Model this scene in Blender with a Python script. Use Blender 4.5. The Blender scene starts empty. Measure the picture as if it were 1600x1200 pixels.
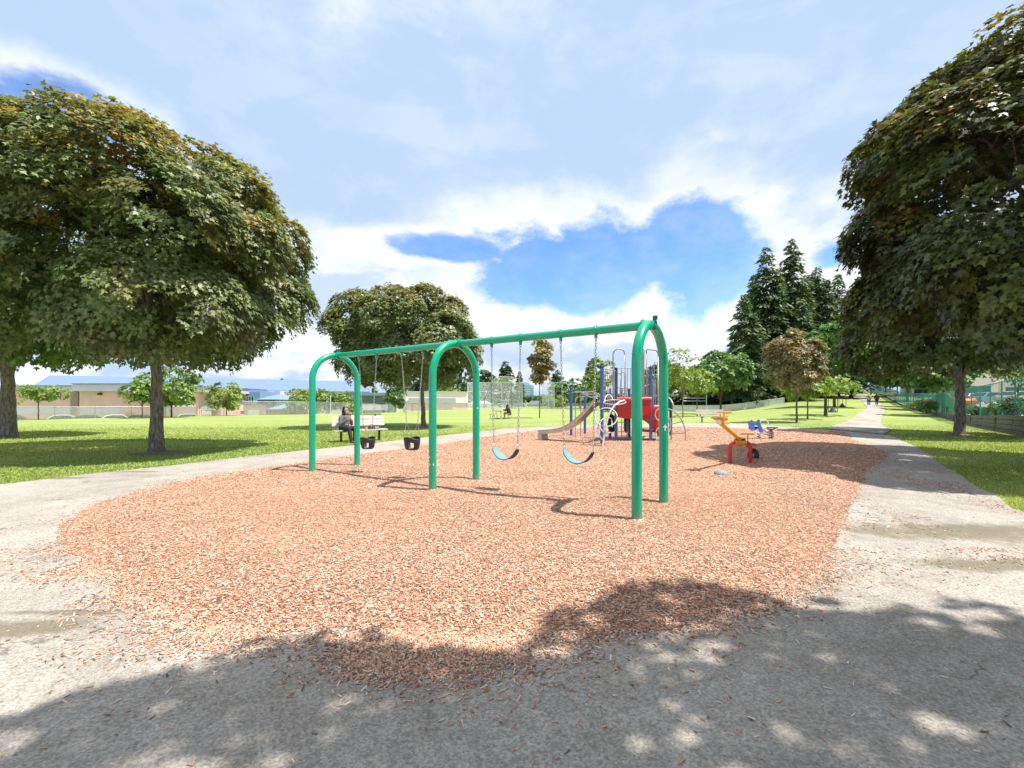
import bpy, math, random
import numpy as np
from mathutils import Vector, Matrix

# ---------------------------------------------------------------- scene, camera, sky, sun
S = bpy.context.scene
COL = bpy.context.collection
R = math.radians
CAMH = 1.5; F = 700.0; HX = 800.0; HY = 630.0      # photograph: horizon row 630, focal length 700 px of 1600
cam = bpy.data.cameras.new('camera'); cam_o = bpy.data.objects.new('camera', cam); COL.objects.link(cam_o)
cam_o.location = (0, 0, CAMH); cam_o.rotation_euler = (R(90), 0, 0)
cam.sensor_width = 36; cam.lens = 36*F/1600; cam.shift_y = (HY-600)/1600; cam.clip_start = .05; cam.clip_end = 3000
S.camera = cam_o
S.view_settings.view_transform = 'Standard'; S.view_settings.look = 'None'
S.view_settings.exposure = 0.64; S.view_settings.gamma = 1; S.view_settings.use_curve_mapping = False
S.cycles.max_bounces = 8; S.cycles.transparent_max_bounces = 24; S.cycles.diffuse_bounces = 3

SUN = Vector((0.46, -0.14, 1.0)).normalized()
sl = bpy.data.lights.new('sun', 'SUN'); sl.energy = 4.6; sl.angle = R(0.5); sl.color = (1, .95, .87)
so = bpy.data.objects.new('sun', sl); COL.objects.link(so); so.location = (10, -5, 40)
so.rotation_euler = (-SUN).to_track_quat('-Z', 'Y').to_euler()

def N(nt, t, **kw):
    n = nt.nodes.new(t)
    for k, v in kw.items(): setattr(n, k, v)
    return n
def setv(nt, sock, v):
    if hasattr(v, 'is_output') or isinstance(v, bpy.types.NodeSocket): nt.links.new(v, sock)
    else: sock.default_value = v
def M_(nt, op, a, b=None, c=None, clamp=False):
    n = N(nt, 'ShaderNodeMath', operation=op); n.use_clamp = clamp
    for i, v in enumerate((a, b, c)):
        if v is not None: setv(nt, n.inputs[i], v)
    return n.outputs[0]
def mixc(nt, f, a, b, bt='MIX'):
    n = N(nt, 'ShaderNodeMix', data_type='RGBA', blend_type=bt)
    setv(nt, n.inputs[0], f); setv(nt, n.inputs[6], a); setv(nt, n.inputs[7], b)
    return n.outputs[2]
def mrange(nt, v, a, b, c=0., d=1., smooth=True):
    n = N(nt, 'ShaderNodeMapRange'); n.interpolation_type = 'SMOOTHSTEP' if smooth else 'LINEAR'
    for i, x in enumerate((v, a, b, c, d)): setv(nt, n.inputs[i], x)
    return n.outputs[0]
def noise(nt, vec, scale, detail=4, rough=.55, dist=0):
    n = N(nt, 'ShaderNodeTexNoise'); setv(nt, n.inputs['Vector'], vec)
    n.inputs['Scale'].default_value = scale; n.inputs['Detail'].default_value = detail
    n.inputs['Roughness'].default_value = rough; n.inputs['Distortion'].default_value = dist
    return n.outputs['Fac']
def c4(c): return (c[0], c[1], c[2], 1)

def make_world():
    w = bpy.data.worlds.new('World'); S.world = w; w.use_nodes = True
    nt = w.node_tree; nt.nodes.clear()
    out = N(nt, 'ShaderNodeOutputWorld'); bg = N(nt, 'ShaderNodeBackground'); nt.links.new(bg.outputs[0], out.inputs[0])
    sky = N(nt, 'ShaderNodeTexSky', sky_type='NISHITA'); sky.sun_disc = False
    sky.sun_elevation = math.asin(SUN.z); sky.sun_rotation = math.atan2(SUN.x, SUN.y)
    sky.air_density = 1.0; sky.dust_density = .25; sky.ozone_density = 2.5
    tc = N(nt, 'ShaderNodeTexCoord'); d = tc.outputs['Generated']
    sp = N(nt, 'ShaderNodeSeparateXYZ'); nt.links.new(d, sp.inputs[0])
    az = M_(nt, 'ARCTAN2', sp.outputs[0], sp.outputs[1]); el = M_(nt, 'ARCSINE', sp.outputs[2])
    mp = N(nt, 'ShaderNodeMapping'); nt.links.new(d, mp.inputs[0]); mp.inputs['Scale'].default_value = (1, 1, 1.75)
    v = mp.outputs[0]
    n1 = noise(nt, v, 3.4, 9, .56, .25); n2 = noise(nt, v, 7.5, 9, .62, .15)
    warp = M_(nt, 'ADD', M_(nt, 'MULTIPLY', M_(nt, 'SUBTRACT', n1, .5), 1.5), M_(nt, 'MULTIPLY', M_(nt, 'SUBTRACT', n2, .5), 1.8))
    g = None
    # openings in the cloud sheet: azimuth, elevation, half sizes (radians)
    for (x, y, sx, sy, k) in [(925,415,185,70,1.0),(1080,408,92,92,1.0),(700,390,120,24,.8),(110,168,160,50,.62),(-60,140,120,60,.7),
                           (1300,400,60,40,.5),(-700,300,200,120,1),(600,-300,300,120,.8)]:
        a0 = math.atan((x-HX)/F); e0 = math.atan((HY-y)/F*math.cos(a0))
        sa = abs(math.atan((x+sx-HX)/F)-math.atan((x-sx-HX)/F))/2
        se = sy/F*math.cos(a0)
        dx = M_(nt, 'MULTIPLY', M_(nt, 'SUBTRACT', az, a0), 1/sa); dy = M_(nt, 'MULTIPLY', M_(nt, 'SUBTRACT', el, e0), 1/se)
        q = M_(nt, 'SUBTRACT', k, M_(nt, 'SQRT', M_(nt, 'ADD', M_(nt, 'MULTIPLY', dx, dx), M_(nt, 'MULTIPLY', dy, dy))))
        g = q if g is None else M_(nt, 'MAXIMUM', g, q)
    hole = mrange(nt, M_(nt, 'ADD', g, warp), -.15, .30)
    # cloud body: thin veils, blue grey bellies, white edges
    thick = noise(nt, v, 1.7, 7, .55, .5)
    edge = mrange(nt, M_(nt, 'ADD', g, M_(nt, 'MULTIPLY', warp, .8)), -1.1, -.1)
    low = mrange(nt, el, .45, .16)
    # puffy cumulus detail: the same noise sampled a little towards the sun gives lit and shaded sides
    off = N(nt, 'ShaderNodeVectorMath', operation='ADD'); nt.links.new(v, off.inputs[0]); off.inputs[1].default_value = (.035, -.01, .10)
    n3 = noise(nt, v, 4.2, 8, .58, .3); n4 = noise(nt, off.outputs[0], 4.2, 8, .58, .3)
    lit = mrange(nt, M_(nt, 'SUBTRACT', n3, n4), -.09, .12)
    b = M_(nt, 'ADD', M_(nt, 'MULTIPLY', edge, .46), M_(nt, 'MULTIPLY', lit, M_(nt, 'ADD', .20, M_(nt, 'MULTIPLY', low, .38))))
    b = M_(nt, 'ADD', b, M_(nt, 'MULTIPLY', mrange(nt, thick, .36, .66), .22))
    b = M_(nt, 'ADD', b, M_(nt, 'MULTIPLY', low, .22), clamp=False)
    b = mrange(nt, b, .10, 1.05)
    ccol = mixc(nt, b, c4((.35, .46, .63)), c4((.69, .715, .75)))
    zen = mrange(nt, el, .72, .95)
    ccol = mixc(nt, zen, ccol, c4((.57, .55, .53)))  # unseen clouds overhead turned warm grey to cut the blue fill light
    skyc = mixc(nt, 1.0, sky.outputs[0], c4((.094, .123, .156)), 'MULTIPLY')
    veil = mrange(nt, n2, .36, .76, .0, .22)
    cover = M_(nt, 'SUBTRACT', 1.0, M_(nt, 'MULTIPLY', hole, M_(nt, 'SUBTRACT', 1.0, veil)))
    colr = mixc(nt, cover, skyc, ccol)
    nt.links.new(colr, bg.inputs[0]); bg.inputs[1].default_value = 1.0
make_world()

# ---------------------------------------------------------------- helpers
def P(x, y, Y):                                  # a point at depth Y seen at pixel (x, y) of the photograph
    return Vector(((x-HX)/F*Y, Y, CAMH+(HY-y)/F*Y))
def G(x, y):                                     # flat ground under pixel (x, y)
    Y = CAMH*F/(y-HY); return ((x-HX)/F*Y, Y)
def sstep(a, b, v):
    t = np.clip((np.asarray(v, float)-a)/(b-a), 0, 1); return t*t*(3-2*t)
def hill(X, Y):
    X = np.asarray(X, float); Y = np.asarray(Y, float)
    u = X/np.maximum(Y, 1.0)
    hp = np.interp(Y, [0, 25, 32, 40, 55, 70, 100, 140, 200, 900], [0, 0, .06, .28, .75, 1.3, 3.2, 5.2, 6.2, 7])
    h = hp*sstep(.44, .66, u)
    d = (X+47)*(-.725)+(Y-42)*.689
    h = h - 1.3*sstep(.8, 4.5, d)*sstep(-17, -27, X)*sstep(20, 35, Y)
    h = h + .05*np.sin(X*.21+1.3)*np.sin(Y*.17)*sstep(16, 40, Y)
    return h
def Hh(x, y): return float(hill(x, y))

class MB:
    def __init__(s): s.v = []; s.f = []; s.sm = []
    def add(s, V, Fc, smooth=False):
        b = len(s.v); s.v += [tuple(p) for p in V]
        for f in Fc: s.f.append(tuple(i+b for i in f)); s.sm.append(smooth)
    def box(s, c, size, rz=0, mat=None):
        x, y, z = size[0]/2, size[1]/2, size[2]/2
        V = [Vector((i*x, j*y, k*z)) for i in (-1, 1) for j in (-1, 1) for k in (-1, 1)]
        m = Matrix.Rotation(rz, 3, 'Z') if mat is None else mat
        V = [m @ p + Vector(c) for p in V]
        s.add(V, [(0,1,3,2),(4,6,7,5),(0,4,5,1),(2,3,7,6),(0,2,6,4),(1,5,7,3)]); return s
    def beam(s, a, b, w, h, up=(0,0,1)):           # rectangular bar from a to b
        a, b = Vector(a), Vector(b); d = (b-a).normalized(); upv = Vector(up)
        if abs(d.dot(upv)) > .98: upv = Vector((1,0,0))
        x = d.cross(upv).normalized()*w/2; z = x.cross(d).normalized()*h/2
        V = [a-x-z, a+x-z, a+x+z, a-x+z, b-x-z, b+x-z, b+x+z, b-x+z]
        s.add(V, [(0,1,2,3),(7,6,5,4),(0,4,5,1),(1,5,6,2),(2,6,7,3),(3,7,4,0)]); return s
    def tube(s, pts, r, n=10, closed=False, caps=True, flat=1.0):
        pts = [Vector(p) for p in pts]; m = len(pts)
        rr = r if isinstance(r, (list, tuple)) else [r]*m
        V = []; prev = None
        for i, p in enumerate(pts):
            if closed: t = pts[(i+1) % m]-pts[i-1]
            else: t = pts[min(i+1, m-1)]-pts[max(i-1, 0)]
            t = t.normalized() if t.length > 1e-9 else Vector((0,0,1))
            if prev is None:
                ref = Vector((0,0,1)) if abs(t.z) < .9 else Vector((1,0,0))
                x = t.cross(ref).normalized()
            else:
                x = (prev - t*prev.dot(t))
                x = x.normalized() if x.length > 1e-6 else t.orthogonal().normalized()
            prev = x; y = t.cross(x)
            for k in range(n):
                a = 2*math.pi*k/n; V.append(p+x*math.cos(a)*rr[i]+y*math.sin(a)*rr[i]*flat)
        Fc = []
        for i in range(m if closed else m-1):
            j = (i+1) % m
            for k in range(n): Fc.append((i*n+k, i*n+(k+1) % n, j*n+(k+1) % n, j*n+k))
        s.add(V, Fc, True)
        if caps and not closed:
            s.add(V[:n], [tuple(range(n))[::-1]]); s.add(V[-n:], [tuple(range(n))])
        return s
    def ring(s, c, r, tr, normal=(0,0,1), n=24, k=8, r2=None):
        nv = Vector(normal).normalized(); x = nv.orthogonal().normalized()
        if abs(nv.z) < .9: x = nv.cross(Vector((0,0,1))).normalized()
        y = nv.cross(x); r2 = r2 or r
        return s.tube([Vector(c)+x*r*math.cos(2*math.pi*i/n)+y*r2*math.sin(2*math.pi*i/n) for i in range(n)], tr, k, closed=True)
    def lathe(s, c, prof, n=20, sx=1, sy=1):
        V = []; m = len(prof)
        for (r, z) in prof:
            for k in range(n):
                a = 2*math.pi*k/n; V.append((c[0]+r*math.cos(a)*sx, c[1]+r*math.sin(a)*sy, c[2]+z))
        s.add(V, [(i*n+k, i*n+(k+1) % n, (i+1)*n+(k+1) % n, (i+1)*n+k) for i in range(m-1) for k in range(n)], True)
        return s
    def prism(s, poly, d):                          # planar polygon (3D) extruded by vector d
        poly = [Vector(p) for p in poly]; d = Vector(d); n = len(poly)
        V = poly+[p+d for p in poly]
        s.add(V, [tuple(range(n))[::-1], tuple(range(n, 2*n))]+[(i, (i+1) % n, n+(i+1) % n, n+i) for i in range(n)]); return s
    def build(s, name, mat, parent=None, o=(0,0,0)):
        me = bpy.data.meshes.new(name); O = Vector(o)
        me.from_pydata([Vector(p)-O for p in s.v], [], s.f); me.polygons.foreach_set('use_smooth', s.sm)
        me.validate(); me.update()
        ob = bpy.data.objects.new(name, me); COL.objects.link(ob)
        if mat: me.materials.append(mat)
        if parent: ob.parent = parent
        return ob

def np_obj(name, V, Fi, mat, parent=None, tint=None, smooth=False):
    me = bpy.data.meshes.new(name); k = Fi.shape[1]; nf = Fi.shape[0]
    me.vertices.add(len(V)); me.vertices.foreach_set('co', np.asarray(V, np.float32).ravel())
    me.loops.add(nf*k); me.loops.foreach_set('vertex_index', Fi.astype(np.int32).ravel())
    me.polygons.add(nf); me.polygons.foreach_set('loop_start', np.arange(0, nf*k, k, dtype=np.int32))
    me.update(calc_edges=True)
    if smooth: me.polygons.foreach_set('use_smooth', np.ones(nf, bool))
    if tint is not None:
        a = me.attributes.new('tint', 'FLOAT_COLOR', 'FACE')
        a.data.foreach_set('color', np.concatenate([tint, np.ones((len(tint), 1))], 1).astype(np.float32).ravel())
    ob = bpy.data.objects.new(name, me); COL.objects.link(ob)
    if mat: me.materials.append(mat)
    if parent: ob.parent = parent
    return ob

def tag(o, label=None, cat=None, group=None, kind=None):
    for k, v in (('label', label), ('category', cat), ('group', group), ('kind', kind)):
        if v: o[k] = v
    return o
def thing(name, loc, label, cat, group=None, rz=0):
    o = bpy.data.objects.new(name, None); COL.objects.link(o); o.location = loc; o.rotation_euler = (0, 0, rz)
    o.empty_display_size = .2
    return tag(o, label, cat, group)
def kids(o): return [c for c in bpy.data.objects if c.parent == o]
def dup(o, parent=None):
    c = o.copy(); COL.objects.link(c)
    if parent: c.parent = parent
    for ch in kids(o): dup(ch, c)
    return c
def place(o, loc, label, rz=0, scale=1, group=None):
    c = dup(o); c.location = loc; c.rotation_euler = (0, 0, rz)
    c.scale = (scale,)*3 if not isinstance(scale, tuple) else scale
    c['label'] = label
    if group: c['group'] = group
    return c

# ---------------------------------------------------------------- materials
MATS = {}
def mat(name, col, rough=.6, metal=0, var=.12, vscale=6, bump=0, bscale=40, col2=None, spec=.5, alpha=None, emis=None, coat=0):
    if name in MATS: return MATS[name]
    m = bpy.data.materials.new(name); m.use_nodes = True; nt = m.node_tree
    b = nt.nodes['Principled BSDF']; tc = N(nt, 'ShaderNodeTexCoord'); v = tc.outputs['Object']
    f = mrange(nt, noise(nt, v, vscale, 5, .6), .3, .7)
    lo = tuple(max(0, c*(1-var)) for c in col) if col2 is None else col2
    hi = tuple(min(1, c*(1+var)) for c in col) if col2 is None else col
    nt.links.new(mixc(nt, f, c4(lo), c4(hi)), b.inputs['Base Color'])
    nt.links.new(mrange(nt, noise(nt, v, vscale*3, 3), .3, .7, max(.02, rough*.85), min(1, rough*1.15)), b.inputs['Roughness'])
    b.inputs['Metallic'].default_value = metal; b.inputs['Specular IOR Level'].default_value = spec
    if coat: b.inputs['Coat Weight'].default_value = coat; b.inputs['Coat Roughness'].default_value = .08
    if bump:
        bn = N(nt, 'ShaderNodeBump'); bn.inputs['Strength'].default_value = bump; bn.inputs['Distance'].default_value = .02
        nt.links.new(noise(nt, v, bscale, 6, .6), bn.inputs['Height']); nt.links.new(bn.outputs[0], b.inputs['Normal'])
    MATS[name] = m; return m

def foliage_mat(name, rough=.42, trans=.28, spec=.5):
    m = bpy.data.materials.new(name); m.use_nodes = True; nt = m.node_tree
    b = nt.nodes['Principled BSDF']; out = nt.nodes['Material Output']
    at = N(nt, 'ShaderNodeAttribute', attribute_name='tint'); at.attribute_type = 'GEOMETRY'
    c = at.outputs['Color']
    nt.links.new(c, b.inputs['Base Color']); b.inputs['Roughness'].default_value = rough; b.inputs['Specular IOR Level'].default_value = spec
    tr = N(nt, 'ShaderNodeBsdfTranslucent'); nt.links.new(mixc(nt, 1, c, (1.5, 1.6, .6, 1), 'MULTIPLY'), tr.inputs[0])
    mx = N(nt, 'ShaderNodeMixShader'); mx.inputs[0].default_value = trans
    nt.links.new(b.outputs[0], mx.inputs[1]); nt.links.new(tr.outputs[0], mx.inputs[2]); nt.links.new(mx.outputs[0], out.inputs[0])
    return m
LEAF = foliage_mat('leaf_blade', .46, .22, .5); NEEDLE = foliage_mat('needle_spray', .55, .25, .4); GRASSB = foliage_mat('grass_blade', .6, .3, .25)
CHIPM = foliage_mat('chip_wood', .8, 0, .25)

def grass_ground_mat():
    m = bpy.data.materials.new('lawn'); m.use_nodes = True; nt = m.node_tree; b = nt.nodes['Principled BSDF']
    g = N(nt, 'ShaderNodeNewGeometry').outputs['Position']
    mp = N(nt, 'ShaderNodeMapping'); nt.links.new(g, mp.inputs[0]); mp.inputs['Rotation'].default_value = (0, 0, .12); mp.inputs['Scale'].default_value = (.35, 1, 1)
    big = mrange(nt, noise(nt, mp.outputs[0], .22, 4, .6), .34, .66); mid = mrange(nt, noise(nt, mp.outputs[0], 1.4, 5, .65), .3, .7); fine = mrange(nt, noise(nt, g, 26, 4, .7), .25, .75)
    c = mixc(nt, big, c4((.26, .34, .085)), c4((.41, .46, .16)))
    c = mixc(nt, M_(nt, 'MULTIPLY', mid, .5), c, c4((.40, .44, .16)))
    c = mixc(nt, M_(nt, 'MULTIPLY', fine, .5), c, c4((.12, .19, .04)))
    cl = mrange(nt, noise(nt, g, 9, 2, .5), .70, .74)                     # clover and dry specks
    c = mixc(nt, M_(nt, 'MULTIPLY', cl, .35), c, c4((.52, .55, .36)))
    nt.links.new(c, b.inputs['Base Color']); b.inputs['Roughness'].default_value = .85; b.inputs['Specular IOR Level'].default_value = .15
    bn = N(nt, 'ShaderNodeBump'); bn.inputs['Strength'].default_value = .6; bn.inputs['Distance'].default_value = .04
    nt.links.new(noise(nt, g, 20, 6, .7), bn.inputs['Height']); nt.links.new(bn.outputs[0], b.inputs['Normal'])
    return m

def asphalt_mat():
    m = bpy.data.materials.new('asphalt'); m.use_nodes = True; nt = m.node_tree; b = nt.nodes['Principled BSDF']
    g = N(nt, 'ShaderNodeNewGeometry').outputs['Position']
    sp = N(nt, 'ShaderNodeSeparateXYZ'); nt.links.new(g, sp.inputs[0]); X, Y = sp.outputs[0], sp.outputs[1]
    big = mrange(nt, noise(nt, g, .45, 5, .6, .4), .35, .65); mid = mrange(nt, noise(nt, g, 3.2, 6, .65), .3, .72)
    grit = noise(nt, g, 140, 3, .8); grit2 = noise(nt, g, 48, 4, .75)
    vo = N(nt, 'ShaderNodeTexVoronoi'); nt.links.new(g, vo.inputs['Vector']); vo.inputs['Scale'].default_value = 95
    c = mixc(nt, big, c4((.29, .262, .225)), c4((.41, .38, .335)))
    c = mixc(nt, M_(nt, 'MULTIPLY', mid, .45), c, c4((.50, .47, .435)))
    sepc = N(nt, 'ShaderNodeSeparateColor'); nt.links.new(vo.outputs['Color'], sepc.inputs[0])
    st = mrange(nt, sepc.outputs[0], 0, 1, .72, 1.25, False)
    c = mixc(nt, 1, c, st, 'MULTIPLY')
    c = mixc(nt, 1, c, mrange(nt, grit2, .25, .75, .78, 1.2), 'MULTIPLY')
    # bark dust stain hugging the chip bed, and damp silt stains, each with its own place on the ground
    wet = None
    for (px, py, rx, ry) in [(1530,832,1.7,.42),(1585,884,1.2,.22),(20,985,.55,.14),(100,960,.5,.05),(60,748,1.1,.14),(200,738,.9,.08)]:
        x0, y0 = G(px, py)
        dx = M_(nt, 'MULTIPLY', M_(nt, 'SUBTRACT', X, x0), 1/rx); dy = M_(nt, 'MULTIPLY', M_(nt, 'SUBTRACT', Y, y0), 1/ry)
        q = M_(nt, 'SUBTRACT', 1.0, M_(nt, 'SQRT', M_(nt, 'ADD', M_(nt, 'MULTIPLY', dx, dx), M_(nt, 'MULTIPLY', dy, dy))))
        wet = q if wet is None else M_(nt, 'MAXIMUM', wet, q)
    nw = noise(nt, g, 2.2, 5, .6)
    wf = mrange(nt, M_(nt, 'ADD', wet, M_(nt, 'MULTIPLY', M_(nt, 'SUBTRACT', nw, .5), 2.2)), -.15, .55)
    c = mixc(nt, M_(nt, 'MULTIPLY', wf, .72), c, c4((.155, .135, .085)))
    cr = N(nt, 'ShaderNodeTexVoronoi', feature='DISTANCE_TO_EDGE'); cr.inputs['Scale'].default_value = .55
    wv = N(nt, 'ShaderNodeVectorMath', operation='ADD'); nt.links.new(g, wv.inputs[0]); nn_ = N(nt, 'ShaderNodeTexNoise'); nt.links.new(g, nn_.inputs['Vector']); nn_.inputs['Scale'].default_value = 2.5; nn_.inputs['Detail'].default_value = 6; nt.links.new(nn_.outputs['Color'], wv.inputs[1]); nt.links.new(wv.outputs[0], cr.inputs['Vector'])
    ck = M_(nt, 'MULTIPLY', mrange(nt, cr.outputs['Distance'], .010, .003), mrange(nt, noise(nt, g, .7, 3), .50, .58))
    c = mixc(nt, M_(nt, 'MULTIPLY', ck, .6), c, c4((.10, .09, .08)))
    dust = M_(nt, 'MULTIPLY', mrange(nt, noise(nt, g, 1.1, 6, .7), .5, .72), .16)
    c = mixc(nt, dust, c, c4((.36, .24, .15)))
    nt.links.new(c, b.inputs['Base Color']); b.inputs['Specular IOR Level'].default_value = .3
    nt.links.new(mrange(nt, wf, 0, 1, .88, .55), b.inputs['Roughness'])
    bn = N(nt, 'ShaderNodeBump'); bn.inputs['Strength'].default_value = .7; bn.inputs['Distance'].default_value = .006
    nt.links.new(M_(nt, 'ADD', grit, M_(nt, 'MULTIPLY', vo.outputs['Distance'], .6)), bn.inputs['Height']); nt.links.new(bn.outputs[0], b.inputs['Normal'])
    return m

def scratched(m):
    nt = m.node_tree; b = nt.nodes['Principled BSDF']; v = N(nt, 'ShaderNodeTexCoord').outputs['Object']; src = b.inputs['Base Color'].links[0].from_socket
    k = M_(nt, 'MULTIPLY', mrange(nt, noise(nt, v, 46, 2, .5), .725, .75), mrange(nt, noise(nt, v, 3, 3, .5), .5, .6))
    c = mixc(nt, k, src, c4((.62,.66,.62)))
    sp = N(nt, 'ShaderNodeSeparateXYZ'); nt.links.new(N(nt, 'ShaderNodeNewGeometry').outputs['Position'], sp.inputs[0])
    d = M_(nt, 'MULTIPLY', mrange(nt, sp.outputs[2], .30, .06), mrange(nt, noise(nt, v, 14, 4, .6), .35, .65))
    c = mixc(nt, M_(nt, 'MULTIPLY', d, .55), c, c4((.30,.22,.15)))
    nt.links.new(c, b.inputs['Base Color']); return m
def chips_mat():
    m = bpy.data.materials.new('wood_chip_bed'); m.use_nodes = True; nt = m.node_tree; b = nt.nodes['Principled BSDF']
    g = N(nt, 'ShaderNodeNewGeometry').outputs['Position']
    def layer(rot, sc, w):
        wv = N(nt, 'ShaderNodeVectorMath', operation='ADD'); nt.links.new(g, wv.inputs[0]); wv.inputs[1].default_value = (w, w*2, 0)
        mp = N(nt, 'ShaderNodeMapping'); nt.links.new(wv.outputs[0], mp.inputs[0]); mp.inputs['Rotation'].default_value = (0, 0, rot); mp.inputs['Scale'].default_value = (sc, sc*2.6, 1)
        vo = N(nt, 'ShaderNodeTexVoronoi'); nt.links.new(mp.outputs[0], vo.inputs['Vector']); vo.inputs['Scale'].default_value = 1
        return vo
    a, c_ = layer(.5, 24, 0), layer(2.0, 26, 3)
    sel = mrange(nt, noise(nt, g, 18, 2, .5), .47, .53)
    cc = mixc(nt, sel, a.outputs['Color'], c_.outputs['Color']); sc = N(nt, 'ShaderNodeSeparateColor'); nt.links.new(cc, sc.inputs[0])
    dist = mixc(nt, sel, a.outputs['Distance'], c_.outputs['Distance'])
    ramp = N(nt, 'ShaderNodeValToRGB'); nt.links.new(sc.outputs[0], ramp.inputs[0]); e = ramp.color_ramp; e.interpolation = 'CONSTANT'
    cols = [(0, (.20, .085, .045)), (.17, (.46, .22, .13)), (.34, (.64, .32, .195)), (.57, (.76, .45, .305)), (.76, (.83, .60, .44)), (.90, (.90, .78, .62))]
    e.elements[0].color = c4(cols[0][1]); e.elements[1].position = cols[1][0]; e.elements[1].color = c4(cols[1][1])
    for p, cl in cols[2:]:
        x = e.elements.new(p); x.color = c4(cl)
    c = mixc(nt, mrange(nt, dist, .30, .66), ramp.outputs[0], c4((.22, .10, .055)))
    big = mrange(nt, noise(nt, g, .5, 5, .6), .35, .65)
    c = mixc(nt, M_(nt, 'MULTIPLY', big, .30), c, c4((.62, .31, .165)))
    c = mixc(nt, .13, c, c4((.55, .46, .38)))
    nt.links.new(c, b.inputs['Base Color']); b.inputs['Roughness'].default_value = .85; b.inputs['Specular IOR Level'].default_value = .2
    bn = N(nt, 'ShaderNodeBump'); bn.inputs['Strength'].default_value = .8; bn.inputs['Distance'].default_value = .012
    nt.links.new(M_(nt, 'SUBTRACT', sc.outputs[1], dist), bn.inputs['Height']); nt.links.new(bn.outputs[0], b.inputs['Normal'])
    return m

def bark_mat(name, c1, c2, moss=(.16,.17,.08)):
    m = bpy.data.materials.new(name); m.use_nodes = True; nt = m.node_tree; b = nt.nodes['Principled BSDF']
    v = N(nt, 'ShaderNodeTexCoord').outputs['Object']
    mp = N(nt, 'ShaderNodeMapping'); nt.links.new(v, mp.inputs[0]); mp.inputs['Scale'].default_value = (9, 9, 2)
    f = mrange(nt, noise(nt, mp.outputs[0], 2.2, 7, .7, .6), .32, .68)
    c = mixc(nt, f, c4(c1), c4(c2))
    c = mixc(nt, mrange(nt, noise(nt, v, 2.4, 6, .7), .52, .68), c, c4(moss))
    nt.links.new(c, b.inputs['Base Color']); b.inputs['Roughness'].default_value = .9; b.inputs['Specular IOR Level'].default_value = .2
    bn = N(nt, 'ShaderNodeBump'); bn.inputs['Strength'].default_value = .9; bn.inputs['Distance'].default_value = .03
    nt.links.new(f, bn.inputs['Height']); nt.links.new(bn.outputs[0], b.inputs['Normal'])
    return m
BARK = bark_mat('maple_bark', (.11,.085,.065), (.42,.37,.32)); BARKD = bark_mat('fir_bark', (.07,.05,.04), (.17,.125,.10)); BARKY = bark_mat('young_bark', (.16,.11,.075), (.26,.2,.14))

def mesh_mat(name, col, scale, cover, rough=.5, metal=.3):      # woven wire: real holes between the wires
    m = bpy.data.materials.new(name); m.use_nodes = True; nt = m.node_tree
    b = nt.nodes['Principled BSDF']; out = nt.nodes['Material Output']
    b.inputs['Base Color'].default_value = c4(col); b.inputs['Roughness'].default_value = rough; b.inputs['Metallic'].default_value = metal
    sp = N(nt, 'ShaderNodeSeparateXYZ'); nt.links.new(N(nt, 'ShaderNodeTexCoord').outputs['Object'], sp.inputs[0])
    h = M_(nt, 'ADD', sp.outputs[0], M_(nt, 'MULTIPLY', sp.outputs[1], .73))
    t = 1-math.sqrt(1-cover)
    def wires(a): return M_(nt, 'LESS_THAN', M_(nt, 'FRACT', M_(nt, 'MULTIPLY', a, scale)), t)
    k = M_(nt, 'MAXIMUM', wires(M_(nt, 'ADD', h, sp.outputs[2])), wires(M_(nt, 'SUBTRACT', h, sp.outputs[2])))
    tr = N(nt, 'ShaderNodeBsdfTransparent'); mx = N(nt, 'ShaderNodeMixShader')
    nt.links.new(k, mx.inputs[0]); nt.links.new(tr.outputs[0], mx.inputs[1]); nt.links.new(b.outputs[0], mx.inputs[2]); nt.links.new(mx.outputs[0], out.inputs[0])
    return m
WIRE = mesh_mat('chain_link', (.62,.64,.65), 14, .30); WIREN = mesh_mat('backstop_net', (.74,.80,.80), 14, .42); SCREEN = mesh_mat('green_screen', (.05,.33,.25), 22, .72, .7, 0)

def metal_roof_mat():
    m = bpy.data.materials.new('blue_metal_roof'); m.use_nodes = True; nt = m.node_tree; b = nt.nodes['Principled BSDF']
    sp = N(nt, 'ShaderNodeSeparateXYZ'); nt.links.new(N(nt, 'ShaderNodeTexCoord').outputs['Object'], sp.inputs[0])
    s = M_(nt, 'LESS_THAN', M_(nt, 'FRACT', M_(nt, 'MULTIPLY', sp.outputs[0], .9)), .1)
    c = mixc(nt, s, c4((.20,.29,.45)), c4((.14,.21,.34)))
    nt.links.new(c, b.inputs['Base Color']); b.inputs['Roughness'].default_value = .45; b.inputs['Metallic'].default_value = .2
    return m
def board_mat(name, c1, c2):
    m = bpy.data.materials.new(name); m.use_nodes = True; nt = m.node_tree; b = nt.nodes['Principled BSDF']
    v = N(nt, 'ShaderNodeTexCoord').outputs['Object']
    mp = N(nt, 'ShaderNodeMapping'); nt.links.new(v, mp.inputs[0]); mp.inputs['Scale'].default_value = (1, 1, 14)
    f = mrange(nt, noise(nt, mp.outputs[0], 2.5, 6, .7), .3, .7)
    nt.links.new(mixc(nt, f, c4(c1), c4(c2)), b.inputs['Base Color']); b.inputs['Roughness'].default_value = .8
    return m

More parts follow.
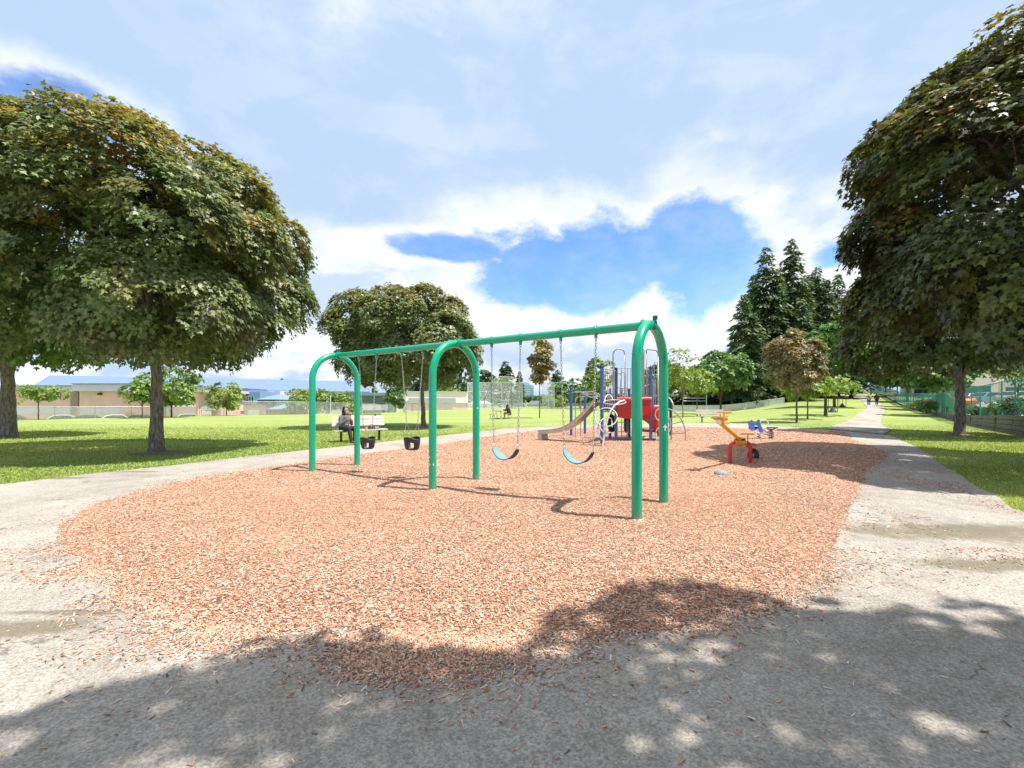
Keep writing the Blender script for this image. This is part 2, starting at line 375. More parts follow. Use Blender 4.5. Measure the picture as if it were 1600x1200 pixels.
GREEN = scratched(mat('green_gloss_paint', (.0, .37, .21), .24, 0, .015, 1.2, coat=.4))
GALV = mat('galvanised_steel', (.52,.53,.54), .38, .85, .15, 30)
STEELTUBE = mat('grey_painted_tube', (.42,.40,.38), .4, .3, .1, 5)
PALETUBE = mat('pale_grey_tube', (.55,.53,.53), .4, .2, .06, 5)
RUBBER = mat('black_rubber', (.028,.027,.027), .55, 0, .2, 12)
BLUEP = mat('blue_paint', (.05,.135,.42), .35, 0, .08, 3, coat=.2)
REDP = mat('red_plastic', (.48,.008,.016), .28, 0, .08, 3, coat=.3)
REDRIM = mat('red_moulded_rim', (.78,.12,.12), .4, 0, .05, 3)
YELP = mat('yellow_paint', (.82,.42,.035), .35, 0, .08, 5)
BELTBLUE = mat('blue_belt', (.15,.42,.78), .35, 0, .06, 8)
SEATBLUE = mat('blue_plastic', (.09,.22,.72), .35, 0, .08, 6)
CREAMP = mat('cream_plastic', (.86,.78,.58), .4, 0, .05, 6)
SLIDEM = mat('slide_steel', (.56,.47,.41), .32, .8, .1, 4)
WHITEB = board_mat('white_boards', (.50,.47,.43), (.70,.67,.63)); GREYB = board_mat('weathered_boards', (.30,.26,.22), (.46,.40,.34))
BROWNB = board_mat('brown_boards', (.16,.10,.065), (.27,.18,.12))
BLACKM = mat('black_metal', (.03,.03,.033), .5, .4, .1, 8)
GRASSM = grass_ground_mat(); ASPH = asphalt_mat(); CHIPB = chips_mat(); ROOFB = metal_roof_mat()
# ---------------------------------------------------------------- the ground
def spaced(a, b, core0, core1, d0):
    L = list(np.arange(core0, core1+1e-6, d0)); x = core1; d = d0
    while x < b: d *= 1.18; x += d; L.append(min(x, b))
    x = core0; d = d0
    while x > a: d *= 1.18; x -= d; L.insert(0, max(x, a))
    return np.array(L)
xs = spaced(-900, 1200, -60, 90, 1.0); ys = spaced(-200, 1800, -6, 120, 1.0)
XX, YY = np.meshgrid(xs, ys, indexing='ij'); ZZ = hill(XX, YY)
def grid_faces(nx, ny):
    i, j = np.meshgrid(np.arange(nx-1), np.arange(ny-1), indexing='ij'); a = (i*ny+j).ravel()
    return np.stack([a, a+ny, a+ny+1, a+1], 1)
lawn = np_obj('ground', np.stack([XX, YY, ZZ], -1).reshape(-1, 3), grid_faces(len(xs), len(ys)), GRASSM, smooth=True); tag(lawn, kind='structure')

rng = np.random.default_rng(7); rnd = random.Random(5)
CHIP_PX = [(1318,676),(1250,673.5),(1180,671),(1100,669),(1040,668.5),(1000,668.5),(940,669),(880,671),(840,673.5),(800,677),(770,681),(740,686),(700,693),(640,700),(560,712),(490,721),(400,734),(330,744),(260,757),(200,774),(150,791),(115,808),(95,826),(100,850),(125,872),(165,890),(190,908),(215,930),(280,958),(340,975),(430,986),(520,986),(600,990),(680,993),(780,992),(900,993),(985,992),(1050,982),(1120,963),(1190,938),(1245,908),(1285,880),(1305,850),(1318,820),(1330,790),(1342,762),(1352,742),(1366,728),(1384,716),(1378,704),(1350,694),(1330,686)]
def resample(poly, step):
    out = []
    n = len(poly)
    for i in range(n):
        p0, p1, p2, p3 = [np.array(poly[(i+k) % n], float) for k in (-1, 0, 1, 2)]
        m = max(1, int(np.linalg.norm(p2-p1)/step))
        for k in range(m):
            t = k/m
            out.append(.5*((2*p1)+(p2-p0)*t+(2*p0-5*p1+4*p2-p3)*t*t+(-p0+3*p1-3*p2+p3)*t**3))
    return np.array(out)
chip_poly = resample([G(*p) for p in CHIP_PX], .12)
def snoise(X, Y, s, seed=0):
    r = np.random.default_rng(seed); o = np.zeros(np.shape(X))
    for k in range(6):
        a = r.uniform(0, 6.28); f = s*r.uniform(.6, 2.2); o = o+np.sin((X*math.cos(a)+Y*math.sin(a))*f+r.uniform(0, 6.28))
    return o/6
def inside(poly, X, Y):
    r = np.zeros(X.shape, bool); n = len(poly); j = n-1
    for i in range(n):
        xi, yi = poly[i]; xj, yj = poly[j]
        c = ((yi > Y) != (yj > Y)) & (X < (xj-xi)*(Y-yi)/(yj-yi+1e-12)+xi)
        r ^= c; j = i
    return r
def dist_to(poly, X, Y):
    d = np.full(X.shape, 1e9)
    for i in range(len(poly)):
        a = poly[i]; b = poly[(i+1) % len(poly)]; ab = b-a; L = (ab**2).sum()+1e-12
        t = np.clip(((X-a[0])*ab[0]+(Y-a[1])*ab[1])/L, 0, 1)
        d = np.minimum(d, (X-a[0]-t*ab[0])**2+(Y-a[1]-t*ab[1])**2)
    return np.sqrt(d)
chip_poly = chip_poly+np.stack([snoise(chip_poly[:,0], chip_poly[:,1], 9, 5), snoise(chip_poly[:,0], chip_poly[:,1], 9, 6)], 1)*.07+np.stack([snoise(chip_poly[:,0], chip_poly[:,1], 32, 7), snoise(chip_poly[:,0], chip_poly[:,1], 32, 8)], 1)*.03 
coarse = chip_poly[::4]
def signed(X, Y):
    d = dist_to(coarse, X, Y); return np.where(inside(chip_poly, X, Y), d, -d)
# asphalt apron and path (a sheet 4 mm above the grass; it follows the hill further off)
ASP_L = [(0,758),(60,751),(100,746),(170,738),(240,731),(320,722),(400,712.5),(470,705),(540,697.5),(600,691),(660,684),(740,676),(800,669.5),(870,666),(940,664),(1000,663),(1050,662.2),(1100,662.6),(1140,663.6),(1180,665),(1240,669),(1312,673.5)]
left = [(-30, 5.2), (-18, 6.6), (-13, 7.2)]+[G(*p) for p in ASP_L]
far_l = [(18.6, 26.2), (20.2, 28.2), (22.6, 31), (25.6, 34.2), (29, 38.0), (33.2, 43), (38.4, 49), (46, 58), (54.3, 69), (62.5, 80), (69.5, 90.5), (74, 99), (75, 108)]
far_r = [(17.6, 21.2), (19.5, 23.2), (21.2, 25.2), (23.3, 28), (25.9, 31.5), (30.2, 36.6), (34.6, 41.8), (40.2, 48.4), (48, 57.6), (56.4, 68.4), (64.8, 79.4), (72, 90), (77.5, 99), (81, 108)]
right = [G(1600,803), G(1560,777), G(1520,756), G(1480,732), G(1440,704), G(1412,690)]
poly = left+[(17.9, 25.3)]+[(17.6, 21.2)]+right[::-1]+[(7.4, 4.6), (9.5, 3.0), (14, 0), (14, -7), (-30, -7)]
from mathutils.geometry import tessellate_polygon
def flat_sheet(name, pl, z, m):
    pts = [Vector((p[0], p[1], 0)) for p in pl]; tr = tessellate_polygon([pts])
    mb = MB(); mb.add([(p.x, p.y, z) for p in pts], [tuple(t) for t in tr]); ob = mb.build(name, m)
    return ob
ep = resample(poly, .35); ep = ep + np.stack([snoise(ep[:,0], ep[:,1], 4, 3), snoise(ep[:,0], ep[:,1], 4, 4)], 1)*.07
# the flat apron is triangulated as a grid-cut strip so that it follows the very small ground waves
apron = flat_sheet('path_apron', [tuple(p) for p in ep], .0, ASPH)
import bmesh
bm = bmesh.new(); bm.from_mesh(apron.data)
for k in range(-28, 30, 2):
    bmesh.ops.bisect_plane(bm, geom=bm.verts[:]+bm.edges[:]+bm.faces[:], plane_co=(k+.5, 0, 0), plane_no=(1, 0, 0))
for k in range(-6, 40, 2):
    bmesh.ops.bisect_plane(bm, geom=bm.verts[:]+bm.edges[:]+bm.faces[:], plane_co=(0, k+.5, 0), plane_no=(0, 1, 0))
for v in bm.verts: v.co.z = max(Hh(v.co.x, v.co.y), 0)+.014
bmesh.ops.recalc_face_normals(bm, faces=bm.faces[:])
if bm.faces[0].normal.z < 0: bmesh.ops.reverse_faces(bm, faces=bm.faces[:])
bm.to_mesh(apron.data); bm.free(); tag(apron, kind='structure')
def interp_line(L, n):
    L = np.array(L); t = np.linspace(0, 1, n); s = np.linspace(0, 1, len(L))
    return np.stack([np.interp(t, s, L[:,0]), np.interp(t, s, L[:,1])], 1)
A = interp_line([(17.9, 25.3)]+far_l, 140); B = interp_line(far_r, 140)
V = []
for a, b in zip(A, B):
    for t in np.linspace(0, 1, 7):
        x, y = a*(1-t)+b*t; V.append((x, y, Hh(x, y)+.045))
fp = np_obj('far_path', np.array(V), grid_faces(140, 7)[:, ::-1], ASPH, smooth=True); tag(fp, kind='structure')

# wood chip bed: a low mound whose edge meets the asphalt
HOL = [(G(903,775), .55), (G(795,755), .55), (G(646,726), .5), (G(577,716), .45), (G(846,705), .5)]
def hollow(X, Y):
    z = 0*X
    for (x0, y0), r in HOL:
        d2 = ((X-x0)/r)**2+((Y-y0)/r)**2; z = z-.075*np.exp(-d2)+.03*np.exp(-(np.sqrt(d2)-1.7)**2*3)
    return z
nr = 110; cen = np.array([1.2, 9.5]); V = [];
ring_s = np.concatenate([np.linspace(1, .93, 12), np.linspace(.925, 0.001, nr-12)])
npts = len(chip_poly)
for s in ring_s:
    p = cen+(chip_poly-cen)*s
    d = np.maximum(signed(p[:,0], p[:,1]), 0)
    z = .018+.07*sstep(0, .7, d)+.03*snoise(p[:,0], p[:,1], 1.1, 8)*sstep(0, 1, d)+.012*snoise(p[:,0], p[:,1], 5, 9)*sstep(0, .3, d)
    z = z+hollow(p[:,0], p[:,1])
    V.append(np.stack([p[:,0], p[:,1], z], 1))
V = np.concatenate(V); fi = []
i = np.arange(npts); j = (i+1) % npts
for k in range(len(ring_s)-1): fi.append(np.stack([k*npts+i, k*npts+j, (k+1)*npts+j, (k+1)*npts+i], 1))
bed = np_obj('wood_chip_bed', V, np.concatenate(fi), CHIPB, smooth=True); tag(bed, kind='structure')
def bedz(X, Y, sd): return hollow(X, Y)+.018+.07*sstep(0, .7, sd)+.03*snoise(X, Y, 1.1, 8)*sstep(0, 1, sd)+.012*snoise(X, Y, 5, 9)*sstep(0, .3, sd)

def ortho(t, n):
    t = t/np.linalg.norm(t, axis=1, keepdims=True); x = np.cross(t, n); x /= np.linalg.norm(x, axis=1, keepdims=True)+1e-9
    return t, x, np.cross(x, t)
PAL = np.array([(.13,.065,.045),(.44,.22,.14),(.64,.32,.195),(.76,.45,.31),(.83,.60,.45),(.92,.81,.67),(.69,.37,.24)])*.87+np.array([.55,.46,.38])*.13
def chips(name, X, Y, z, L, W, label, full=True):
    n = len(X); yaw = rng.uniform(0, 2*math.pi, n); pitch = rng.normal(0, .28, n)
    t = np.stack([np.cos(yaw)*np.cos(pitch), np.sin(yaw)*np.cos(pitch), np.sin(pitch)], 1)
    nn = np.stack([rng.normal(0, .35, n), rng.normal(0, .35, n), np.ones(n)], 1); t, x, nz = ortho(t, nn)
    c = np.stack([X, Y, z], 1); L = L[:, None]; W = W[:, None]; T = W*.28
    tap = rng.uniform(.3, 1, (n, 1))
    q = [c-t*L/2-x*W/2, c-t*L/2+x*W/2, c+t*L/2+x*W/2*tap, c+t*L/2-x*W/2*tap]
    if full:
        top = [p+nz*T for p in q]; V = np.stack(q+top, 1).reshape(-1, 3); b = np.arange(n)*8
        Fi = np.stack([np.stack([b+4, b+5, b+6, b+7], 1), np.stack([b, b+4, b+7, b+3], 1), np.stack([b+1, b+2, b+6, b+5], 1), np.stack([b, b+1, b+5, b+4], 1)], 1).reshape(-1, 4); k = 4
    else:
        V = np.stack(q, 1).reshape(-1, 3); b = np.arange(n)*4; Fi = np.stack([b, b+1, b+2, b+3], 1); k = 1
    pr = np.array([.15,.15,.18,.18,.15,.11,.08]); col = PAL[rng.choice(7, n, p=pr)]*rng.uniform(.8, 1.12, (n, 1))
    patch = snoise(X, Y, .9, 21); red = sstep(.0, .5, patch)[:, None]; col = col*(1-red*.25)+np.array([.58,.28,.14])*red*.25
    o = np_obj(name, V, Fi, CHIPM, tint=np.clip(np.repeat(col, k, 0), 0, 1)); tag(o, label, 'wood chips', kind='stuff'); return o
def sample_view(n, y0, y1, pw=0):
    Y = y0+(y1-y0)*rng.random(n)**(1+pw); X = rng.uniform(-1.3, 1.3, n)*(Y+.6); return X, Y
# whole bed, dense near the camera
Xa, Ya = [], []
for (y0, y1, dens) in [(2.6, 4.4, 4200), (4.4, 6.5, 2700), (6.5, 9.5, 1400), (9.5, 14, 560), (14, 27, 140)]:
    area = 1.3*((y1+.6)**2-(y0+.6)**2); n = int(area*dens)
    Y = np.sqrt(rng.uniform((y0+.6)**2, (y1+.6)**2, n))-.6; X = rng.uniform(-1.3, 1.3, n)*(Y+.6)
    Xa.append(X); Ya.append(Y)
X = np.concatenate(Xa); Y = np.concatenate(Ya); sd = signed(X, Y)
k = sd > -.02; X, Y, sd = X[k], Y[k], sd[k]
Ls = rng.uniform(.010, .033, len(X))*(1+sstep(6, 12, Y)*.5+sstep(12, 24, Y)*1.2); Ws = rng.uniform(.0035, .0085, len(X))*(1+sstep(6, 12, Y)*.8+sstep(12, 24, Y)*1.6)
near = Y < 7
chips('wood_chips', X[near], Y[near], bedz(X[near], Y[near], sd[near])+.007, Ls[near], Ws[near], 'orange brown bark chips covering the near half of the play area')
chips('wood_chips', X[~near], Y[~near], bedz(X[~near], Y[~near], sd[~near])+.004, Ls[~near], Ws[~near], 'bark chips on the play area around the slide and seesaw', full=False)
# chips kicked out over the asphalt
n = 760000; Y = np.concatenate([np.sqrt(rng.uniform(1.4**2, 4.6**2, n//2)), np.sqrt(rng.uniform(4.6**2, 16**2, n-n//2))]); X = rng.uniform(-1.25, 1.25, n)*(Y+.5); sd = signed(X, Y)
p = .85*np.exp(sd/.09)+.07*np.exp(sd/.25)+.003*np.exp(sd/1.5)+.0006
for (px, py, rx, ry, a) in [(680,1010,.50,.30,.75),(500,1000,.7,.16,.5),(620,1035,.35,.15,.6),(470,1000,.45,.12,.3),(170,892,.5,.22,.4),(245,935,.45,.16,.3),(350,1010,.5,.10,.10),(560,1025,.5,.12,.16),(60,880,.5,.07,.10),(130,1035,.3,.06,.06),(1330,800,.5,.9,.45),(1375,740,.7,2.0,.5),(1400,700,1.0,2.5,.35),(1470,735,.35,2.2,.8),(1530,770,.3,1.6,.8),(1585,797,.25,.8,.6),(1500,860,.8,.5,.05)]:
    x0, y0 = G(px, py); p = p+a*np.exp(-((X-x0)/rx)**2-((Y-y0)/ry)**2)
p *= sstep(-.5, .35, snoise(X, Y, 3.5, 31))+.25
p *= np.minimum(1, 5.0/np.maximum(Y, 1))
k = (sd < 0) & (rng.random(n) < np.clip(p, 0, 1)); X, Y = X[k], Y[k]
asp_in = inside(ep, X, Y); X, Y = X[asp_in], Y[asp_in]
chips('scattered_chips', X, Y, np.full(len(X), .018), rng.uniform(.012, .042, len(X)), rng.uniform(.004, .010, len(X)), 'loose bark chips scattered over the grey asphalt')

# ---------------------------------------------------------------- grass blades on the nearer lawn
n = 520000; Y = 5.5+rng.random(n)**1.35*30; X = rng.uniform(-1.5, 1.6, n)*Y
ok = (rng.random(n) < sstep(38, 16, Y)*.95+.05) & ~inside(ep, X, Y) & ((X < -2) | (X > 4) | (Y > 22)) & ~((X > 25+.74*(Y-22)-1.0))
wk = (A[:,1] < 40); pathp = np.concatenate([A, B[::-1]]); ok &= ~inside(pathp, X, Y)
X, Y = X[ok], Y[ok]; n = len(X)
hgt = rng.uniform(.022, .052, n)*(1+Y*.008)*(sstep(38, 15, Y)*.75+.25); wd = (.004+.0010*Y)*rng.uniform(.7, 1.2, n); yaw = rng.uniform(0, 6.28, n)
z = hill(X, Y)-.004; base = np.stack([X, Y, z], 1); s = np.stack([np.cos(yaw), np.sin(yaw), np.zeros(n)], 1)*wd[:, None]
tip = base+np.stack([rng.normal(0, .45, n)*hgt, rng.normal(0, .45, n)*hgt, hgt], 1)
V = np.stack([base-s, base+s, tip], 1).reshape(-1, 3); b = np.arange(n)*3
f = sstep(-.35, .35, snoise(X*.35, Y, .8, 41))[:, None]
colg = np.array([.26,.35,.085])*(1-f)+np.array([.42,.47,.17])*f; colg = colg*rng.uniform(.6, 1.35, (n, 1)); dry = rng.random(n) < .08; colg[dry] = (.42, .36, .17)
g = np_obj('lawn_grass', V, np.stack([b, b+1, b+2], 1), GRASSB, tint=np.clip(colg, 0, 1)); tag(g, 'short green lawn grass beside the paths', 'grass', kind='stuff')
# clover heads
n = 1100; Y = rng.uniform(6, 20, n); X = rng.uniform(-1.15, 1.15, n)*Y; ok = ~inside(ep, X, Y) & ((X > 6) | (X < -4)) & (X < 25+.74*(Y-22)-1); X, Y = X[ok], Y[ok]; n = len(X)
c = np.stack([X, Y, hill(X, Y)+.05], 1); r = rng.uniform(.007, .013, n)[:, None]
V = np.stack([c+r*np.array(d) for d in ((1,0,0),(0,1,0),(-1,0,0),(0,-1,0),(0,0,1))], 1).reshape(-1, 3); b = np.arange(n)*5
cv = np_obj('clover_flowers', V, np.concatenate([np.stack([b, b+1, b+4], 1), np.stack([b+1, b+2, b+4], 1), np.stack([b+2, b+3, b+4], 1), np.stack([b+3, b, b+4], 1)]), mat('clover_white', (.8,.8,.72), .8))
tag(cv, 'tiny white clover flowers dotted through the lawn', 'flowers', kind='stuff')

# ---------------------------------------------------------------- trees
STAR = np.array([(0,0),(.27,-.06),(.23,.15),(.56,.40),(.21,.47),(0,1),(-.21,.47),(-.56,.40),(-.23,.15),(-.27,-.06)])
STAR7 = np.array([(0,0),(.38,.18),(.5,.45),(.18,.52),(0,1),(-.18,.52),(-.5,.45),(-.38,.18)])
KITE = np.array([(0,0),(.42,.45),(0,1),(-.42,.45)])
def place_leaves(pos, t, nrm, size, shape, curl=.18):
    t, x, nz = ortho(t, nrm); S_ = size[:, None, None]
    lx = shape[:, 0][None, :, None]; ly = shape[:, 1][None, :, None]
    V = pos[:, None, :]+S_*(x[:, None, :]*lx+t[:, None, :]*ly-nz[:, None, :]*curl*(lx**2*1.6+ly**2*.7))
    k = len(shape); n = len(pos); return V.reshape(-1, 3), np.arange(n*k).reshape(n, k)
def unit(v): return v/(np.linalg.norm(v, axis=1, keepdims=True)+1e-9)
def crown(seed, c, r, lumps, lump_r, pads, per, leaf, pal, shape=STAR, tip=None, tip_amt=.35, flatbot=.45, pad_r=.42, inner=.12, up=.8, hollow=.62, sun_side=(.3, -.2)):
    """leaf clumps over a cluster of overlapping lobes: c centre, r = semi axes"""
    g = np.random.default_rng(seed); c = np.array(c, float); r = np.array(r, float)
    k_ = np.arange(lumps)+.5; th = np.pi*(1+5**.5)*k_+g.uniform(0, 6); zz = 1-2*k_/lumps
    d = unit(np.stack([np.cos(th)*np.sqrt(1-zz*zz), np.sin(th)*np.sqrt(1-zz*zz), zz], 1)+g.normal(0, .16, (lumps, 3))); d[:, 2] = np.where(d[:, 2] < -flatbot, -flatbot*g.random(lumps), d[:, 2])
    lc = d*(r-lump_r*.75)*g.uniform(.90, 1.04, (lumps, 1)); lr = lump_r*g.uniform(.8, 1.15, lumps)
    d2 = unit(g.normal(size=(9, 3))); d2[:, 2] *= .6
    lc = np.concatenate([lc, d2*r*.48, [[0, 0, 0]]]); lr = np.concatenate([lr, np.full(9, r.min()*.52*min(1, hollow/.6)), [r.min()*hollow]])
    pc, pn = [], []
    need = pads
    while need > 0:
        m = need*3; i = g.integers(0, len(lr), m); dd = unit(g.normal(size=(m, 3))); p = lc[i]+dd*lr[i][:, None]*np.array([1, 1, .85])
        dist = np.linalg.norm((p[:, None, :]-lc[None])/1.0, axis=2)-lr[None]*.86
        ok = (dist.min(axis=1) > -.12) | (g.random(m) < inner*.4); ok &= p[:, 2] > -r[2]*.92
        ok &= ~((dd[:, 2] < -.55) & (g.random(m) < .5))
        p, dd = p[ok][:need], dd[ok][:need]; pc.append(p); pn.append(dd); need -= len(p)
    pc = np.concatenate(pc); pn = np.concatenate(pn); out = unit(pc/r)
    ax = unit(pn*.55+out*.35+np.array([0, 0, up])); e1 = unit(np.cross(ax, g.normal(size=ax.shape))); e2 = np.cross(ax, e1)
    prr = pad_r*g.uniform(.6, 1.35, len(pc))
    I = np.repeat(np.arange(len(pc)), per); n = len(I); rr = np.sqrt(g.random(n)); ph = g.uniform(0, 6.283, n)
    rad = e1[I]*np.cos(ph)[:, None]+e2[I]*np.sin(ph)[:, None]
    pos = pc[I]+rad*(rr*prr[I])[:, None]-ax[I]*(rr**2*prr[I]*.42)[:, None]+g.normal(0, .03, (n, 3))+pn[I]*g.uniform(-.12, .05, (n, 1))
    t = rad*.7+out[I]*.5+np.array([0, 0, -.38])+g.normal(0, .28, (n, 3)); nm = ax[I]+pn[I]*.25+g.normal(0, .27, (n, 3))
    sz = leaf*g.uniform(.6, 1.2, n)
    V, Fi = place_leaves(pos+c, t, nm, sz, shape)
    pal = np.array(pal); pk = g.integers(0, len(pal), len(pc))
    col = pal[pk][I]*.65+pal[g.integers(0, len(pal), n)]*.35
    if tip is not None:
        hz = (pos[:, 2]/r[2]); o = np.linalg.norm(pos/r, axis=1)
        q = sstep(.36, .66, hz*.60+o*.40+g.normal(0, .24, len(pc))[I]-.22)*tip_amt
        q = np.where(g.random(n) < .6, q, q*.25); q = q[:, None]
        tp = np.array(tip)[g.integers(0, len(tip), len(pc))][I]; col = col*(1-q)+tp*q
    col = col*g.uniform(.75, 1.25, (n, 1))
    return V, Fi, np.clip(col, 0, 1), lc+c, lr
def trunk_mesh(h0, fork, r0, limbs, seed, top=None, lean=(0, 0), flare=1.5, n=12):
    rr = random.Random(seed); mb = MB(); pts = []; rad = []; m = 9
    for i in range(m+1):
        t = i/m; z = -.15+(fork+.15)*t
        pts.append((lean[0]*t+rr.uniform(-.02, .02), lean[1]*t+rr.uniform(-.02, .02), z))
        rad.append(r0*(1+(flare-1)*math.exp(-t*9))*(1-.28*t)*rr.uniform(.97, 1.03))
    mb.tube(pts, rad, n); base = Vector(pts[-1])
    for L in limbs:
        L = Vector(L); d = L-base; q = []; rq = []; k = 7
        for i in range(k+1):
            t = i/k; p = base+Vector((d.x*(t**1.25), d.y*(t**1.25), d.z*(t**.8)))+Vector((rr.uniform(-1, 1), rr.uniform(-1, 1), rr.uniform(-.4, .4)))*.05*d.length*math.sin(t*3.14)
            q.append(p-Vector((0, 0, .1*(1-t)))); rq.append(max(.008, r0*.44*(1-t)**.9))
        mb.tube(q, rq, 7)
        for s in range(3):
            a = q[3+s]; e = a+Vector((rr.uniform(-1, 1), rr.uniform(-1, 1), rr.uniform(-.1, .7)))*d.length*.35
            mb.tube([a, (a+e)/2+Vector((0, 0, .06)), e], [rq[3+s]*.6, rq[3+s]*.4, .006], 5)
    return mb
def tree(name, loc, label, cat, cr, trunk, bark=BARK, leaf_m=LEAF, group=None, rz=0):
    V, Fi, col, lc, lr = cr
    root = thing(name, loc, label, cat, group, rz)
    np_obj('crown', V, Fi, leaf_m, root, col)
    idx = [i for i in range(len(lc)-10) if lc[i][2] > np.mean(lc[:,2])-.4]; rr = random.Random(len(V)); rr.shuffle(idx)
    limbs = [tuple(lc[i]) for i in idx[:trunk.get('limbs', 8)]]
    tm = trunk_mesh(0, trunk['fork'], trunk['r'], limbs, 3+len(V) % 97, lean=trunk.get('lean', (0, 0)), flare=trunk.get('flare', 1.5))
    tm.build('trunk', bark, root); return root
G1, G2, G3 = (.15,.21,.07), (.21,.27,.10), (.11,.16,.055)
MAPLE = [G1, G2, G3, (.25,.27,.11), (.14,.15,.06)]; TIPS = [(.46,.26,.05), (.42,.31,.06), (.40,.20,.06), (.36,.33,.07)]
BRONZE = [(.27,.20,.09), (.36,.28,.13), (.20,.16,.07), (.44,.35,.19), (.18,.17,.07)]
LIME = [(.20,.30,.045), (.25,.34,.06), (.15,.24,.04), (.30,.36,.09)]; MIDG = [(.09,.20,.045), (.13,.25,.06), (.08,.16,.04), (.17,.28,.075)]; DARKG = [(.045,.10,.04), (.065,.12,.045), (.085,.14,.045)]
FIR = [(.07,.13,.055), (.09,.15,.06), (.11,.17,.065), (.07,.13,.085), (.15,.18,.07)]; SPRUCE = [(.03,.055,.05), (.04,.07,.06), (.03,.05,.035)]

tA = tree('maple_tree', (G(245,708)[0], G(245,708)[1], 0), 'large rounded maple with bronze tipped leaves, its whole trunk showing on the left lawn', 'tree',
    crown(11, (-.8, -.1, 5.8), (5.2, 4.7, 3.75), 50, 1.15, 2250, 78, .136, MAPLE, tip=TIPS, tip_amt=.72, flatbot=.8, pad_r=.42), dict(fork=3.0, r=.18, limbs=12, flare=1.55), group='maples round the play area')
tC = tree('maple_tree', (G(662,667.5)[0], G(662,667.5)[1], Hh(-5.5, 28)), 'dome shaped maple standing on the lawn behind the baby swings', 'tree',
    crown(23, (-1.05, 0, 5.65), (4.85, 4.5, 3.3), 40, 1.1, 1500, 50, .185, MAPLE, STAR7, tip=TIPS, tip_amt=.5, flatbot=.9, pad_r=.45), dict(fork=3.0, r=.15, limbs=9, flare=1.35, lean=(-.12, 0)), group='maples round the play area')
tD = tree('maple_tree', (21.0, 21.0, Hh(21, 21)), 'dark leaved maple on the right verge before the timber retaining wall', 'tree',
    crown(37, (.3, .4, 5.3), (4.9, 4.6, 2.9), 26, 1.45, 900, 48, .215, [(.075,.11,.035),(.11,.14,.045),(.055,.085,.03),(.15,.17,.05)], STAR7, tip=TIPS[1:], tip_amt=.35, flatbot=.5, pad_r=.45), dict(fork=2.5, r=.22, limbs=10, flare=1.3), group='maples round the play area')
tE = tree('maple_tree', (13.45, 10.4, 0), 'huge dark maple crown filling the upper right corner, its trunk beyond the picture edge', 'tree',
    crown(41, (0, 0, 6.6), (4.85, 4.85, 4.6), 48, 1.15, 2100, 76, .152, [(.075,.095,.035),(.10,.13,.04),(.06,.06,.035),(.17,.20,.055)], tip=TIPS, tip_amt=.6, flatbot=.75, pad_r=.45), dict(fork=2.8, r=.25, limbs=12), group='maples round the play area')
tB = tree('maple_tree', (-21.6, 19.2, 0), 'thick trunked maple at the far left edge, partly hidden by the large rounded maple', 'tree',
    crown(29, (-.3, 0, 5.6), (4.5, 4.4, 3.2), 30, 1.15, 1000, 48, .20, [(.13,.22,.06), (.17,.27,.07), (.10,.17,.05), (.20,.30,.09)], STAR7, flatbot=.8), dict(fork=3.0, r=.29, limbs=9, flare=1.3), group='maples round the play area')
# shade trees standing behind the camera: only their shadow reaches the picture
tS = tree('maple_tree', (5.2, -2.45, 0), 'tall maple behind the viewer shading the left of the front path', 'tree',
    crown(61, (0, 0, 9.0), (4.6, 4.5, 3.0), 22, 1.45, 760, 40, .2, MAPLE, STAR7, flatbot=.5, hollow=.5), dict(fork=5.2, r=.24, limbs=10), group='maples round the play area')
place(tS, (8.6, -2.5, 0), 'tall maple right of the viewer shading the middle of the front path', 2.7); place(tS, (13.3, -3.8, 0), 'tall maple behind the viewer shading the right of the front path', 4.1)

def soil(name, x, y, r, m):
    V = [(x, y, Hh(x, y)+.07)]; n = 26
    for q in (.35, .7, 1):
        for k in range(n):
            a = 2*math.pi*k/n; rr = r*q*(1+.16*math.sin(3*a+x)+.1*math.sin(7*a)); xx, yy = x+math.cos(a)*rr*1.25, y+math.sin(a)*rr; V.append((xx, yy, Hh(xx, yy)+(.06 if q < .5 else .03 if q < .9 else -.01)))
    mb = MB(); mb.add(V, [(0, 1+k, 1+(k+1) % n) for k in range(n)]+[(1+j*n+k, 1+(j+1)*n+k, 1+(j+1)*n+(k+1) % n, 1+j*n+(k+1) % n) for j in range(2) for k in range(n)], True); tag(mb.build(name, m), kind='structure')
SOIL = mat('bare_soil', (.16,.10,.07), .95, 0, .35, 9, .6, 40, (.26,.17,.12))
soil('soil_patch', tA.location.x+.25, tA.location.y-.1, .75, SOIL); soil('soil_patch', 21, 21, .6, SOIL); soil('soil_patch', tC.location.x, 28, .5, SOIL)
